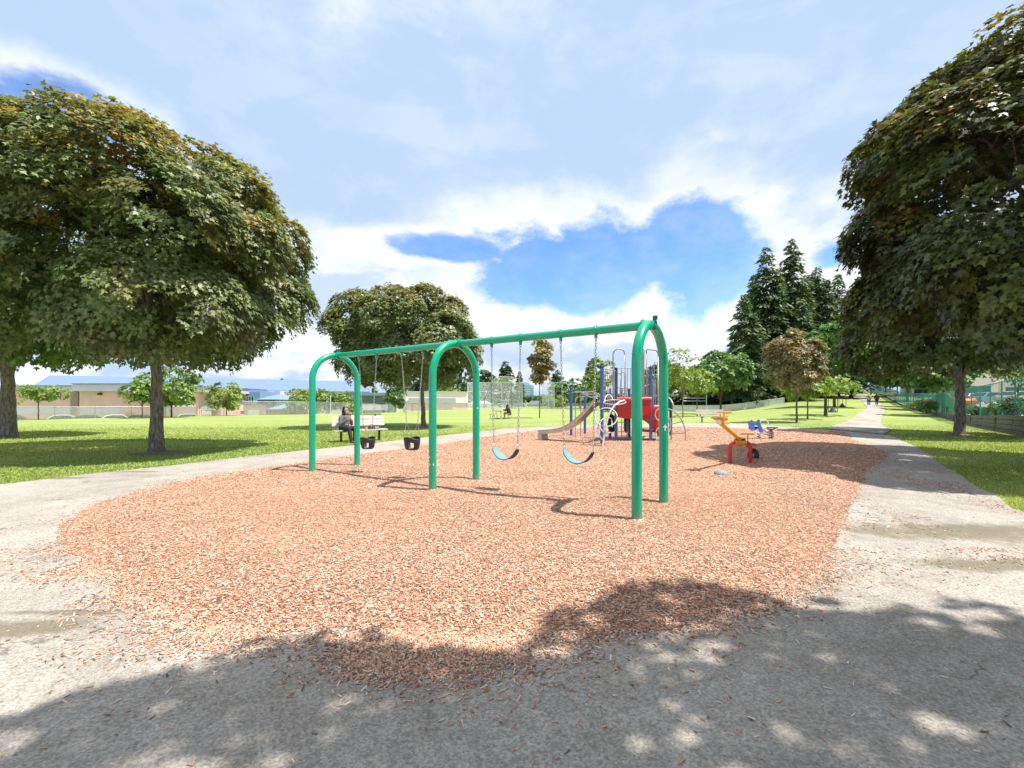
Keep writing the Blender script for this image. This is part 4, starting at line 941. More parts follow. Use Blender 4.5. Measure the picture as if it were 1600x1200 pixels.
# red moulded panels: upper crawl wall and the lower chute
def wall(pts, z0, z1, th, name, m, bulge=0):
    mb = MB(); n = 14; V = []
    for i in range(n+1):
        t = i/n; s = t*(len(pts)-1); k = min(int(s), len(pts)-2); c = Vector(pts[k]).lerp(Vector(pts[k+1]), s-k)
        d = (Vector(pts[-1])-Vector(pts[0])); nn = Vector((d.y, -d.x, 0)).normalized(); bo = bulge*math.sin(math.pi*t)
        for zz, oo in ((z0(t), 0), (z0(t)+.04, .02), (z1(t), .02), (z1(t), -th), (z0(t), -th)): V.append(Z(c, zz)+nn*(oo+bo))
    Fc = [(5*i+a, 5*i+(a+1) % 5, 5*i+5+(a+1) % 5, 5*i+5+a) for i in range(n) for a in range(5)]+[(0,1,2,3,4), tuple(5*n+k for k in range(5))[::-1]]
    mb.add(V, Fc, False); return part(mb, name, m)
LB, RC = B_+Vector((.02, -.06, 0)), C_+Vector((0, -.05, 0))
w1 = wall([LB, RC], lambda t: .98-.06*math.sin(t*5), lambda t: 1.60+.02*t, .10, 'red_panel', REDP, .10)
mb = MB(); pts = [Z(LB.lerp(RC, t), 1.66+.015*math.sin(t*9))+Vector((0,-.10*math.sin(math.pi*t)-.01, 0)) for t in [i/12 for i in range(13)]]
mb.tube(pts, .062, 10, flat=1.0); part(mb, 'panel_rim', REDRIM, w1)
lo0 = C_+Vector((.10, -.02, 0)); lo1 = wp(1037, 640, 17.1); lo1 = Z(lo1, 0)
w2 = wall([Z(wp(1003, 640, 16.95), 0), lo0, lo1], lambda t: .88-.62*sstep(0, .95, t), lambda t: 1.33-.03*t, .12, 'red_panel', REDP, .05)
mb = MB(); mb.tube([Z(lo0, 1.38), Z(lo0.lerp(lo1, .5), 1.38), Z(lo1, 1.34)], .055, 10); part(mb, 'panel_rim', mat('pale_pink_rim', (.80,.32,.30), .45), w2)
mb = MB(); mb.prism([Z(wp(1003, 640, 16.97), .42), Z(lo1, .36), Z(lo1+Vector((.1, 1.0, 0)), .36), Z(wp(1003, 640, 17.9), .42)], (0,0,.08)); part(mb, 'chute_floor', mat('dusty_red', (.36,.07,.05), .6))
# steel slide
s0 = Z(A_+Vector((-.05, .42, 0)), 1.22); s1 = Z(Vector((G(846,690)[0], G(846,690)[1], 0)), 0); dn = (Z(s1, 0)-Z(s0, 0)); Ls = dn.length; dn.normalize(); sd_ = Vector((-dn.y, dn.x, 0)); 
prof = []
for i in range(25):
    t = i/24; z = .44+(1.22-.44)*max(0, 1-t/.68)**1.0
    if t < .12: z = 1.22-.02*t
    if t > .55: k = (t-.55)/.45; z = .44+.16*(1-k)**3 if k < 1 else .44
    prof.append((t, z))
def slz(t):
    z = 1.62-1.62*t; base = .42
    f_ = lambda q: float(np.interp(q, [0, .134, .268, .39, .515, .64, .80, .96, 1], [1.58, 1.235, .93, .70, .53, .43, .375, .345, .34])); return (f_(t-.05)+f_(t)+f_(t+.05)+f_(t-.025)+f_(t+.025))/5
V = []; n = 30; w = .23; lip = .11
for i in range(n+1):
    t = i/n; c = Z(s0+dn*Ls*t, slz(t)); u = Vector((0,0,1))
    V += [c-sd_*(w+.015)+u*(lip-.0), c-sd_*w+u*lip, c-sd_*w, c+sd_*w, c+sd_*w+u*lip, c+sd_*(w+.015)+u*lip, c+sd_*(w+.015)-u*.03, c-sd_*(w+.015)-u*.03]
Fc = [(8*i+a, 8*i+8+a, 8*i+8+(a+1) % 8, 8*i+(a+1) % 8) for i in range(n) for a in range(8)]+[tuple(range(8)), tuple(8*n+k for k in range(8))[::-1]]
mb = MB(); mb.add(V, Fc); slide = part(mb, 'slide', SLIDEM)
mb = MB()
for s in (-1, 1): mb.tube([Z(s0+dn*Ls*i/n, slz(i/n)+lip)+sd_*s*(w+.012) for i in range(n+1)], .020, 8)
part(mb, 'slide_rail', GALV, slide)
e = Z(s1, .36); mb = MB(); mb.prism([e-sd_*w+Vector((0,0,-.04)), e+dn*.06-sd_*w+Vector((0,0,-.12)), e-dn*.10-sd_*w*.9+Vector((0,0,-.40)), e-dn*.20-sd_*w*.9+Vector((0,0,-.40)), e-dn*.14-sd_*w+Vector((0,0,-.04))], sd_*2*w); part(mb, 'slide_foot', SLIDEM, slide)
# overhead ladder between the two short posts and the platform
E_, F2 = posts['E'], posts['F_']
mb = MB()
for p, q, z0, z1 in ((E_, A_, 1.92, 1.78), (F2, B_, 1.95, 1.8)):
    pts = [Z(p.lerp(q, t), z0+(z1-z0)*t+.10*math.sin(t*6.28)*(1 if t > 0 else 0)) for t in [i/14 for i in range(15)]]; mb.tube(pts, .024, 8)
for t in (.1, .3, .5, .7, .9):
    a = Z(E_.lerp(A_, t), 1.92-.14*t+.1*math.sin(t*6.28)); b = Z(F2.lerp(B_, t), 1.95-.15*t+.1*math.sin(t*6.28)); mb.tube([a, b], .016, 6)
part(mb, 'overhead_ladder', GALV)
for px, by, ty in ((899, 688, 621), (907.5, 685, 620)):
    x, y = G(px, by); mb = MB(); zt = zpix(ty, Vector((x, y, 0))); mb.tube([(x, y, 0), (x, y, zt-.06), (x+.05, y, zt), (x+.2, y, zt+.02)], .021, 8); part(mb, 'thin_post', STEELTUBE)
# looped pole climber at the left front
cx, cy = G(941, 702); Yc = cy
mb = MB(); pts = [(941,703), (942,695), (944,680), (947,665), (950,652), (954,642), (960,634), (968,628), (976,625.5)]
mb.tube([wp(x, y, Yc+i*.10) for i, (x, y) in enumerate(pts)], .032, 12); clim = part(mb, 'loop_climber', PALETUBE)
def sp_loop(c, rx, ry, Y, dy, n=30, a0=0, a1=360, r=.019):
    m = MB(); full = abs(a1-a0) >= 360
    pts = []
    for i in range(n if full else n+1):
        a = R(a0+(a1-a0)*i/n); pts.append(wp(c[0]+rx*math.cos(a), c[1]-ry*math.sin(a), Y+dy*math.sin(a)))
    m.tube(pts, r, 8, closed=full); part(m, 'climber_loop', PALETUBE, clim)
sp_loop((960.5, 628.5), 17.5, 3.6, Yc+.6, .55); sp_loop((947, 652), 17.5, 14.5, Yc+.35, .2); sp_loop((949.5, 664.5), 12.5, 12, Yc+.5, .3, a0=60, a1=290)
sp_loop((951, 625), 6, 8, Yc+.9, .2, a0=0, a1=200); sp_loop((950, 669), 15.5, 22, Yc+.2, .1, a0=150, a1=235)
# tyres
for c, Y, nrm, rad in (((956, 661), 17.6, (.75, -.55, .1), .26), ((978, 662), 18.0, (.96, -.2, 0), .27)):
    mb = MB(); mb.ring(wp(c[0], c[1], Y), rad, .075, nrm, 26, 10); mb.ring(wp(c[0], c[1], Y), rad+.03, .068, nrm, 26, 10); part(mb, 'tyre_step', RUBBER)
    mb = MB(); mb.tube([wp(c[0], c[1], Y)+Vector((0,0,rad)), wp(c[0], c[1], Y)+Vector((0,0,rad+.35))], .01, 6); part(mb, 'tyre_chain', GALV)
# step ladder below the deck
mb = MB(); 
for x in (971.3, 979.5): mb.tube([wp(x, 655, 17.6), wp(x, 688, 17.6)], .016, 6)
for y in (660, 667, 674, 681, 687): mb.tube([wp(966, y, 17.6), wp(979.5, y, 17.6)], .014, 6)
part(mb, 'step_ladder', STEELTUBE)
# curved arch ladder on the right
xr, yr = G(1071, 692); mb = MB(); arcp = [(1071,692), (1071.2,683), (1071,675), (1069,665), (1064,654), (1056,645), (1048,640), (1041,638.5)]
mb.tube([wp(x, y, yr-.0) for x, y in arcp], .024, 10)
arcq = [(1048.5,691), (1048.5,676), (1047.5,664), (1044,655), (1038,650)]; mb.tube([wp(x, y, yr+.1) for x, y in arcq], .024, 10)
for a, b in (((1048.5,690), (1071,690.5)), ((1048.5,677), (1071,677)), ((1048.5,663), (1068.5,658)), ((1045,656), (1060,648))): mb.tube([wp(*a, yr+.1), wp(*b, yr)], .017, 8)
part(mb, 'arch_ladder', STEELTUBE)
for c, rx, ry in (((1031, 648), 7.5, 9), ((1031.5, 680), 7.5, 12), ((1043, 664), 5, 12)):
    mb = MB(); mb.tube([wp(c[0]+rx*math.cos(2*math.pi*i/24), c[1]+ry*math.sin(2*math.pi*i/24), yr-.25) for i in range(24)], .022, 8, closed=True); part(mb, 'climber_loop', PALETUBE)
mb = MB(); mb.tube([wp(1044.5, 621, yr+.5), wp(1048, 624, yr+.2), wp(1051, 630, yr), wp(1052, 633, yr)], .028, 8); part(mb, 'handrail', PALETUBE)

# ---------------------------------------------------------------- seesaw
sx, sy = (G(1140,728)[0]+G(1172.5,728)[0])/2, G(1156,728)[1]; so_ = Vector((sx, sy, 0))
see = thing('seesaw', so_, 'yellow seesaw on a red arched stand, its near end raised', 'seesaw')
mb = MB(); xl, xr2 = G(1140.5,728)[0], G(1172.5,728)[0]; rz_ = .11; zt = .56; pts = [(xl, sy, -.1), (xl, sy, zt-rz_)]
for k in range(1, 6): t = math.pi/2*k/6; pts.append((xl+rz_*(1-math.cos(t)), sy, zt-rz_+rz_*math.sin(t)))
pts += [(xl+rz_, sy, zt), (xr2-rz_, sy, zt)]
for k in range(1, 6): t = math.pi/2*(1-k/6); pts.append((xr2-rz_*(1-math.cos(t)), sy, zt-rz_+rz_*math.sin(t)))
pts += [(xr2, sy, zt-rz_), (xr2, sy, -.1)]
mb.tube(pts, .040, 14); mb.build('arched_stand', mat('crimson_paint', (.62,.02,.045), .35, 0, .06, 3), see, so_)
hiE = Vector((4.27, 9.25, 1.12)); dirp = (Vector((sx, sy, .64))-hiE).normalized(); loE = hiE+dirp*3.35; 
mb = MB(); mb.tube([(sx-.125, sy, zt), (sx+.125, sy, zt)], .072, 14); mb.build('pivot_sleeve', mat('orange_paint', (.75,.30,.03), .4), see, so_)
mb = MB(); mb.box((sx, sy, zt+.075), (.19, .13, .03)); mb.build('clamp', BLACKM, see, so_)
mb = MB(); mb.tube([hiE, loE], .046, 14); plank = mb.build('seesaw_beam', YELP, see, so_)
bx = Vector((dirp.y, -dirp.x, 0)).normalized()
for e, s, nm in ((hiE, 1, 'raised'), (loE-dirp*.12, -1, 'lowered')):
    c = e+dirp*.12*s
    mb = MB(); pl = [c+dirp*u*.16+bx*v*.16+Vector((0,0,.075)) for u, v in ((-1,-.55), (-.6,-1), (.5,-.85), (1,-.4), (1,.4), (.5,.85), (-.6,1), (-1,.55))]; mb.prism(pl, (0,0,.022)); seat = mb.build('seat', YELP, see, so_)
    h = e+dirp*.42*s; mb = MB(); mb.tube([h, h+Vector((0,0,.30))], .017, 8); mb.tube([h+Vector((0,0,.29))-bx*.15, h+Vector((0,0,.30))+bx*.15], .019, 8)
    mb.tube([h+Vector((0,0,.06))-bx*.11, h+Vector((0,0,.06))+bx*.11], .014, 8); mb.build('handle', YELP, see, so_)
    if nm == 'raised':
        mb = MB(); mb.lathe((0,0,0), [(.001,.03), (.04,.026), (.058,.0), (.058,-.03)], 14); q = dirp.to_track_quat('-Z', 'Y').to_matrix(); mb.v = [tuple(q @ Vector(v)+e) for v in mb.v]; mb.build('end_cap', CREAMP, see, so_)
mb = MB(); mb.ring(Vector((loE.x-.03, loE.y-.12, .15)), .12, .062, (1, .2, 0), 22, 10); mb.build('buffer_tyre', RUBBER, see, so_)

# spring ride with blue seat and white ring
hx, hy = G(1205, 688.5); ho = Vector((hx, hy, 0)); ride = thing('spring_rider', ho, 'blue panelled spring rider with a white hoop beside a black seat on a coil spring', 'spring rider')
mb = MB(); mb.tube([(hx+.085*math.cos(a*.62), hy+.085*math.sin(a*.62), .02+.36*a/46) for a in range(47)], .018, 6); mb.build('coil_spring', mat('dark_spring', (.14,.14,.15), .5, .5), ride, ho)
mb = MB(); mb.lathe((hx, hy, 0), [(.14,.0), (.14,.05), (.05,.06)], 14); mb.tube([(hx, hy, .37), (hx, hy, .47)], .045, 10)
for s in (-1, 1): mb.tube([(hx, hy, .40), (hx+s*.17, hy, .50)], .024, 8)
mb.build('seat_bracket', mat('dark_spring', (.14,.14,.15), .5, .5), ride, ho)
mb = MB(); mb.box((hx+.03, hy, .52), (.36, .24, .035)); mb.build('black_seat', BLACKM, ride, ho)
mb = MB(); q = [wp(x, y, hy) for x, y in ((1205,677), (1199,676), (1193,672), (1188,668))]; mb.tube(q, .024, 8); q = [wp(x, y, hy) for x, y in ((1203,681), (1197,678.5), (1190,677), (1183,677))]; mb.tube(q, .022, 8); mb.build('spring_arm', STEELTUBE, ride, ho)
for Yo in (-.20, .20):
    mb = MB()
    for poly_ in (((1172.5,657), (1175,656), (1178,660), (1184.5,661), (1184.5,665), (1179,665), (1178.5,673), (1174,673)), ((1183.5,656), (1187,655.5), (1188,661), (1191,670), (1193,676), (1188,676.5), (1185,671), (1184,665))):
        mb.prism([wp(x, y, hy+.1+Yo) for x, y in poly_], (0, .03, 0))
    mb.build('side_panel', SEATBLUE, ride, ho)
mb = MB(); a = wp(1175.5, 671, hy+.1); b = wp(1185, 667.5, hy+.1); mb.beam(a, b, .42, .04); a = wp(1173.5, 658, hy+.1); b = wp(1174.5, 671, hy+.1); mb.beam(a, b, .03, .4, (0,1,0)); mb.build('moulded_seat', SEATBLUE, ride, ho)
mb = MB(); mb.box(wp(1180, 668.5, hy+.1)-Vector((0,0,0)), (.2, .3, .10)); mb.build('foot_box', BLACKM, ride, ho)
mb = MB(); mb.ring(wp(1194, 662, hy+.1), .165, .022, (0,-1,.1), 28, 8); mb.build('white_hoop', mat('white_tube', (.85,.85,.83), .4), ride, ho)
mb = MB(); 
for a in range(40): pass
pts = [wp(1186, 677, hy+.1)+Vector((.055*math.cos(a*.7), .055*math.sin(a*.7), -.32*a/34)) for a in range(35)]; mb.tube(pts, .014, 6); mb.build('coil_spring', mat('rust_red_spring', (.22,.05,.03), .6), ride, ho)

# grey domed stone in the chips
rx_, ry_ = G(1128, 746); mb = MB(); g_ = random.Random(3); prf = [(.155,-.03), (.16,.02), (.15,.065), (.11,.10), (.05,.118), (.001,.122)]
mb.lathe((rx_, ry_, .03), prf, 18); mb.v = [(x+g_.uniform(-.006,.006), y+g_.uniform(-.006,.006), z+g_.uniform(-.004,.004)) for x, y, z in mb.v]
st = mb.build('stone', mat('grey_stone', (.28,.27,.29), .8, 0, .25, 14, .4, 60), None, (rx_, ry_, 0)); st.location = (rx_, ry_, 0); tag(st, 'smooth grey domed stone lying in the chips before the seesaw', 'stone')

# ---------------------------------------------------------------- benches and picnic tables
def bench(name, Lp, Rp, label, boards, group):
    Lp, Rp = Vector(Lp), Vector(Rp); mid = (Lp+Rp)/2; b = (Rp-Lp); W = b.length; ang = math.atan2(b.y, b.x)
    root = thing(name, mid, label, 'bench', group, ang)       # local: x along the bench, -y towards the sitter's front
    for i, y in enumerate((.02, .17, .32)): MB().box((0, y, .45), (W, .135, .04)).build('seat_board', boards, root)
    for i, z in enumerate((.66, .79, .92)):
        m = Matrix.Rotation(R(-14), 3, 'X'); mb = MB(); mb.box((0, .44+.045*i, z), (W, .035, .115), mat=m); mb.build('back_board', boards, root)
    for x in (-W*.36, W*.36):
        mb = MB(); mb.beam((x, .2, 0), (x, .2, .42), .07, .07, (0,1,0)); mb.beam((x, -.04, .41), (x, .42, .41), .06, .05); mb.beam((x, .40, .38), (x, .58, .95), .05, .06, (0,1,0)); mb.build('leg', BLACKM, root)
    return root
b1L, b1R = (-6.72, 16.95, 0), (-5.02, 18.1, 0)
bench('park_bench', b1L, b1R, 'white slatted bench with a person sitting on its left end', WHITEB, 'slatted benches along the path')
q0, q1 = P(1093, 0, 34.5), P(1141, 0, 34.5); bench('park_bench', (q0.x, 34.5, Hh(q0.x, 34.5)), (q1.x, 34.9, Hh(q1.x, 34.9)), 'empty pale slatted bench on the lawn behind the seesaw', board_mat('pale_grey_boards', (.38,.35,.32), (.56,.53,.49)), 'slatted benches along the path')
def picnic(loc, rz, L, label, m):
    root = thing('picnic_table', loc, label, 'picnic table', 'picnic tables', rz)
    for i in range(4): MB().box((0, -.28+.187*i, .75), (L, .175, .045)).build('top_board', m, root)
    for s in (-1, 1): MB().box((0, s*.74, .45), (L, .25, .045)).build('seat', m, root)
    for x in (-L*.34, L*.34):
        mb = MB()
        for s in (-1, 1):
            mb.tube([(x, s*.84, .425), (x, s*.62, .42), (x, s*.58, .30), (x, s*.56, .08), (x, s*.48, .03), (x, s*.2, .03), (x, s*.16, .1), (x, s*.22, .5), (x, s*.26, .72)], .024, 8)
            mb.tube([(x, s*.84, .425), (x, s*.86, .12), (x, s*.80, .04), (x, s*.5, .03)], .022, 8)
        mb.tube([(x, -.3, .72), (x, .3, .72)], .022, 8); mb.build('frame', GALV, root)
    return root
picnic((-10.0, 30.0, Hh(-10, 30)), R(12), 2.35, 'brown topped picnic table behind the white bench', BROWNB)
pt2 = (-1.05, 42.2, Hh(-1, 42.2)); picnic(pt2, R(74), 1.9, 'picnic table with a hooded person leaning on it', mat('pink_brown_boards', (.42,.28,.24), .8, 0, .15, 10))

# ---------------------------------------------------------------- people
def capsule(mb, p0, p1, r0, r1, n=14, sx=1.0):
    p0, p1 = Vector(p0), Vector(p1); d = p1-p0
    if d.length < 1e-5: d = Vector((0,0,1e-4))
    u = d.normalized(); x = u.cross(Vector((0,1,0)) if abs(u.y) < .9 else Vector((1,0,0))).normalized(); y = u.cross(x)
    rings = []
    for k in range(5): a = math.pi/2*(1-k/4); rings.append((p0-u*r0*math.sin(a), r0*math.cos(a)))
    for k in range(5): a = math.pi/2*k/4; rings.append((p1+u*r1*math.sin(a), r1*math.cos(a)))
    V = [c+x*r*math.cos(2*math.pi*i/n)*sx+y*r*math.sin(2*math.pi*i/n) for c, r in rings for i in range(n)]
    Fc = [(j*n+i, j*n+(i+1) % n, (j+1)*n+(i+1) % n, (j+1)*n+i) for j in range(len(rings)-1) for i in range(n)]
    mb.add(V, Fc, True)
def fused(caps, name, m, parent, vox=.012, smooth=6):
    mb = MB()
    for c in caps: capsule(mb, *c)
    ob = mb.build(name, m, parent)
    md = ob.modifiers.new('r', 'REMESH'); md.mode = 'VOXEL'; md.voxel_size = vox; md.use_smooth_shade = True
    ms = ob.modifiers.new('s', 'SMOOTH'); ms.iterations = smooth; ms.factor = .5
    dg = bpy.context.evaluated_depsgraph_get(); dg.update(); me = bpy.data.meshes.new_from_object(ob.evaluated_get(dg)); ob.modifiers.clear(); old = ob.data; ob.data = me
    bpy.data.meshes.remove(old); me.name = name
    if not me.materials: me.materials.append(m)
    me.polygons.foreach_set('use_smooth', [True]*len(me.polygons)); return ob
SKIN = mat('skin', (.50,.30,.21), .5, 0, .06, 10); HAIRD = mat('dark_hair', (.025,.018,.014), .6, 0, .3, 60)
def hand_caps(w, d, s, curl=.5):
    """palm and five bent fingers from wrist w along direction d; s = side vector towards the thumb"""
    w, d, s = Vector(w), Vector(d).normalized(), Vector(s).normalized(); n = d.cross(s).normalized(); out = [(w, w+d*.075, .024, .030)]
    for i, L in enumerate((.070, .078, .073, .056)):
        b = w+d*.085+s*(.027-.018*i); k = b+d*L*.5+n*L*.15*curl; out += [(b, k, .0095, .0085), (k, k+(d*(1-curl*.7)+n*curl).normalized()*L*.5, .0085, .0072)]
    b = w+d*.03+s*.028; k = b+(d*.6+s*.8).normalized()*.04; out += [(b, k, .012, .010), (k, k+(d*.9+n*.4).normalized()*.032, .010, .008)]
    return out
def head_caps(c, f, tilt=0):
    """c = head centre, f = facing direction"""
    c, f = Vector(c), Vector(f).normalized(); r = Vector((f.y, -f.x, 0)).normalized(); u = Vector((0,0,1))
    return [(c+u*.035-f*.02, c+u*.03+f*.012, .088, .080), (c-u*.04+f*.02, c-u*.075+f*.045, .062, .040), (c-u*.005+f*.088, c-u*.03+f*.108, .012, .016), (c-u*.068+f*.075, c-u*.068+f*.085, .020, .016),
            (c+r*.085-u*.01-f*.01, c+r*.088-u*.04-f*.01, .016, .010), (c-r*.085-u*.01-f*.01, c-r*.088-u*.04-f*.01, .016, .010), (c-u*.06, c-u*.17-f*.02, .052, .056)]
def face(c, f, root):
    c, f = Vector(c), Vector(f).normalized(); r = Vector((f.y, -f.x, 0)).normalized(); u = Vector((0,0,1)); mb = MB()
    for s in (-1, 1): capsule(mb, c+r*s*.032+f*.078, c+r*s*.034+f*.079, .0095, .0095, 8)
    mb.build('eyes', BLACKM, root); mb = MB(); mb.tube([c-u*.066-r*.022+f*.092, c-u*.07+f*.099, c-u*.066+r*.022+f*.092], .0045, 6); mb.build('mouth', mat('lips', (.4,.12,.1), .5), root)
# 1: sitting on the bench, hands before the chest (local: +y = the way the person faces)
bl, br = Vector(b1L), Vector(b1R); bu = (br-bl).normalized(); bn = Vector((bu.y, -bu.x, 0)); sp = bl+bu*.42-bn*.17
fdir = (bn*1.0+bu*.38).normalized(); ang = math.atan2(fdir.y, fdir.x)-math.pi/2
p1 = thing('person', (sp.x, sp.y, 0), 'person in a grey jacket and dark trousers sitting on the white bench', 'person', None, ang)
hc = (0, .06, 1.235); fd = (.55, 1, -.12)
skin = head_caps(hc, fd)+[((-.20,.02,.93), (-.23,.10,.70), .04, .036), ((-.23,.10,.70), (-.06,.33,.86), .034, .026), ((.20,.02,.93), (.23,.10,.70), .04, .036), ((.23,.10,.70), (.07,.32,.88), .034, .026),
    ((0,0,.5), (0,.01,.98), .11, .10), ((-.1,.05,.5), (-.13,.46,.50), .07, .05), ((-.13,.46,.50), (-.13,.44,.06), .045, .035), ((.1,.05,.5), (.12,.46,.52), .07, .05), ((.12,.46,.52), (.12,.60,.06), .045, .035)]
skin += hand_caps((-.06,.33,.86), (.5,.25,.45), (0,.3,1), .7)+hand_caps((.07,.32,.88), (-.4,.3,.45), (0,-.2,1), .7)
fused(skin, 'body', SKIN, p1, .007, 2)
fused([((0,.0,.52), (0,.0,.72), .155, .16), ((0,0,.72), (0,.02,.93), .17, .15), ((-.12,.0,.98), (.12,.0,.98), .085, .085), ((-.19,.01,.95), (-.25,.08,.69), .075, .068), ((-.25,.08,.69), (-.08,.31,.85), .065, .048),
       ((.19,.01,.95), (.25,.08,.69), .075, .068), ((.25,.08,.69), (.09,.30,.87), .065, .048), ((0,.06,.56), (0,.14,.58), .14, .12)], 'jacket', mat('grey_jacket', (.15,.145,.17), .8, 0, .25, 14, .4, 18), p1)
fused([((-.09,.0,.50), (-.13,.46,.51), .105, .078), ((-.13,.46,.51), (-.13,.44,.10), .075, .066), ((.09,.0,.50), (.13,.46,.53), .105, .078), ((.13,.46,.53), (.13,.60,.10), .075, .066), ((-.08,0,.51), (.08,0,.51), .12, .12)], 'trousers', mat('black_trousers', (.022,.02,.024), .8, 0, .25, 14, .4, 18), p1)
for s, y in ((-1, .44), (1, .60)): fused([((s*.13,y-.02,.06), (s*.13,y+.14,.045), .048, .042), ((s*.13,y-.06,.045), (s*.13,y+.1,.04), .04, .04)], 'shoe', mat('grey_shoe', (.10,.08,.09), .7), p1)
fused([((0,.02,1.27), (0,.035,1.30), .108, .100), ((0,-.02,1.18), (0,-.02,1.10), .098, .095), ((-.05,.02,1.05), (.05,.02,1.05), .092, .092)], 'hood', mat('dark_hood', (.02,.017,.018), .9, 0, .3, 30), p1)
fused([((-.02,.06,1.335), (.02,.075,1.335), .05, .05)], 'headband', mat('grey_headband', (.3,.28,.28), .8), p1); face(hc, fd, p1)
# handbag beside the person
hb = bl+bu*1.42-bn*.12; bag = thing('handbag', (hb.x, hb.y, .47), 'dark open bag with pink and white things lying on the white bench seat', 'bag', None, math.atan2(bu.y, bu.x))
fused([((-.14,0,.06), (.12,0,.06), .07, .06), ((.1,.02,.05), (.42,.0,.04), .04, .03)], 'bag_body', RUBBER, bag, .01)
mb = MB(); mb.tube([(-.12,-.05,.10), (-.06,-.09,.19), (.04,-.09,.19), (.1,-.05,.10)], .010, 6); mb.build('strap', BLACKM, bag); mb = MB(); mb.box((-.19,-.02,.05), (.09,.10,.10), .3); mb.build('pink_wrapper', mat('pink_paper', (.6,.3,.28), .7), bag)
mb = MB(); mb.box((.2,-.05,.075), (.16,.08,.02), .2); mb.build('white_paper', mat('white_paper', (.8,.78,.74), .7), bag)
# 2: hooded figure leaning on the second picnic table, back to the right
p2 = thing('person', (-.28, 42.35, pt2[2]), 'person in a black hooded coat hunched over the far picnic table', 'person', None, R(82))
hc2 = (0, .20, 1.19)
skin = head_caps(hc2, (0,1,-.3))+[((0,0,.5), (0,.12,1.0), .11, .10), ((-.2,.15,.98), (-.24,.38,.80), .04, .035), ((-.24,.38,.80), (-.06,.52,.84), .033, .026), ((.2,.15,.98), (.24,.38,.80), .04, .035), ((.24,.38,.80), (.08,.54,.84), .033, .026),
    ((-.1,.05,.5), (-.12,.44,.50), .07, .05), ((-.12,.44,.50), (-.12,.40,.08), .045, .035), ((.1,.05,.5), (.12,.44,.50), .07, .05), ((.12,.44,.50), (.12,.46,.08), .045, .035)]
skin += hand_caps((-.06,.52,.84), (.3,.8,.0), (1,-.3,0), .4)+hand_caps((.08,.54,.84), (-.3,.8,.0), (-1,-.3,0), .4)
fused(skin, 'body', SKIN, p2, .009, 2)
BLK = mat('black_coat', (.035,.022,.022), .85, 0, .3, 10, .4, 16)
fused([((0,-.02,.50), (0,.04,.78), .20, .20), ((0,.04,.78), (0,.12,.95), .19, .17), ((-.14,.12,1.0), (.14,.12,1.0), .10, .10), ((-.2,.14,.97), (-.26,.36,.81), .085, .075), ((-.26,.36,.81), (-.09,.49,.85), .07, .055), ((.2,.14,.97), (.26,.36,.81), .085, .075), ((.26,.36,.81), (.11,.5,.85), .07, .055),
       ((0,.15,1.05), (0,.17,1.24), .12, .118), ((0,.13,1.30), (0,.11,1.34), .085, .03)], 'hooded_coat', BLK, p2)
fused([((-.09,0,.50), (-.12,.44,.51), .10, .08), ((-.12,.44,.51), (-.12,.40,.10), .075, .065), ((.09,0,.50), (.12,.44,.51), .10, .08), ((.12,.44,.51), (.12,.46,.10), .075, .065)], 'trousers', mat('grey_trousers', (.09,.09,.10), .8), p2)
for s, y in ((-1, .40), (1, .46)): fused([((s*.12,y-.02,.05), (s*.12,y+.13,.04), .045, .04)], 'shoe', BLACKM, p2)
# 3, 4: walkers seen from behind on the far path
def walker(px, Y, label, top, legs, hair, cap=None, backpack=None, hgt=1.0, ph=1):
    x, y, z = at_x(px, Y); z += .045
    p = thing('person', (x, y, z), label, 'person', 'walkers on the far path', -math.atan2(x, y)); a = .16*ph; 
    sk = head_caps((0,0,1.60), (0,1,0))+[((0,0,.95), (0,0,1.38), .12, .12), ((-.19,0,1.38), (-.25,-.05,1.10), .045, .038), ((-.25,-.05,1.10), (-.23,.08*ph,.86), .034, .026), ((.19,0,1.38), (.25,-.05,1.10), .045, .038), ((.25,-.05,1.10), (.23,-.06*ph,.86), .034, .026),
         ((-.09,0,.92), (-.10,a*.6,.48), .08, .055), ((-.10,a*.6,.48), (-.10,a,.08), .05, .035), ((.09,0,.92), (.10,-a*.3,.48), .08, .055), ((.10,-a*.3,.48), (.10,-a*1.4,.10), .05, .035)]
    sk += hand_caps((-.23,.08*ph,.86), (0,.15,-1), (.3,1,0), .4)+hand_caps((.23,-.06*ph,.86), (0,.15,-1), (-.3,1,0), .4)
    fused(sk, 'body', SKIN, p, .009, 2)
    fused([((0,-.0,.93), (0,0,1.2), .165, .17), ((0,0,1.2), (0,0,1.36), .17, .14), ((-.14,0,1.41), (.14,0,1.41), .085, .085), ((-.2,0,1.38), (-.27,-.05,1.10), .08, .07), ((-.27,-.05,1.10), (-.24,.06*ph,.93), .065, .055), ((.2,0,1.38), (.27,-.05,1.10), .08, .07), ((.27,-.05,1.10), (.24,-.05*ph,.93), .065, .055)], 'jacket', top, p)
    fused([((-.09,0,.92), (-.10,a*.6,.48), .115, .085), ((-.10,a*.6,.48), (-.10,a,.12), .08, .07), ((.09,0,.92), (.10,-a*.3,.48), .115, .085), ((.10,-a*.3,.48), (.10,-a*1.4,.14), .08, .07)], 'trousers', legs, p)
    for s, yy, zz in ((-1, a, .05), (1, -a*1.4, .06)): fused([((s*.10,yy-.03,zz), (s*.10,yy+.13,zz-.01), .045, .038)], 'shoe', BLACKM, p)
    fused([((0,-.01,1.65), (0,.0,1.66), .102, .10), ((0,-.04,1.60), (0,-.04,1.56), .085, .07)], 'cap' if cap else 'hair', cap or hair, p)
    if backpack: fused([((0,-.2,1.12), (0,-.2,1.32), .12, .11)], 'backpack', backpack, p)
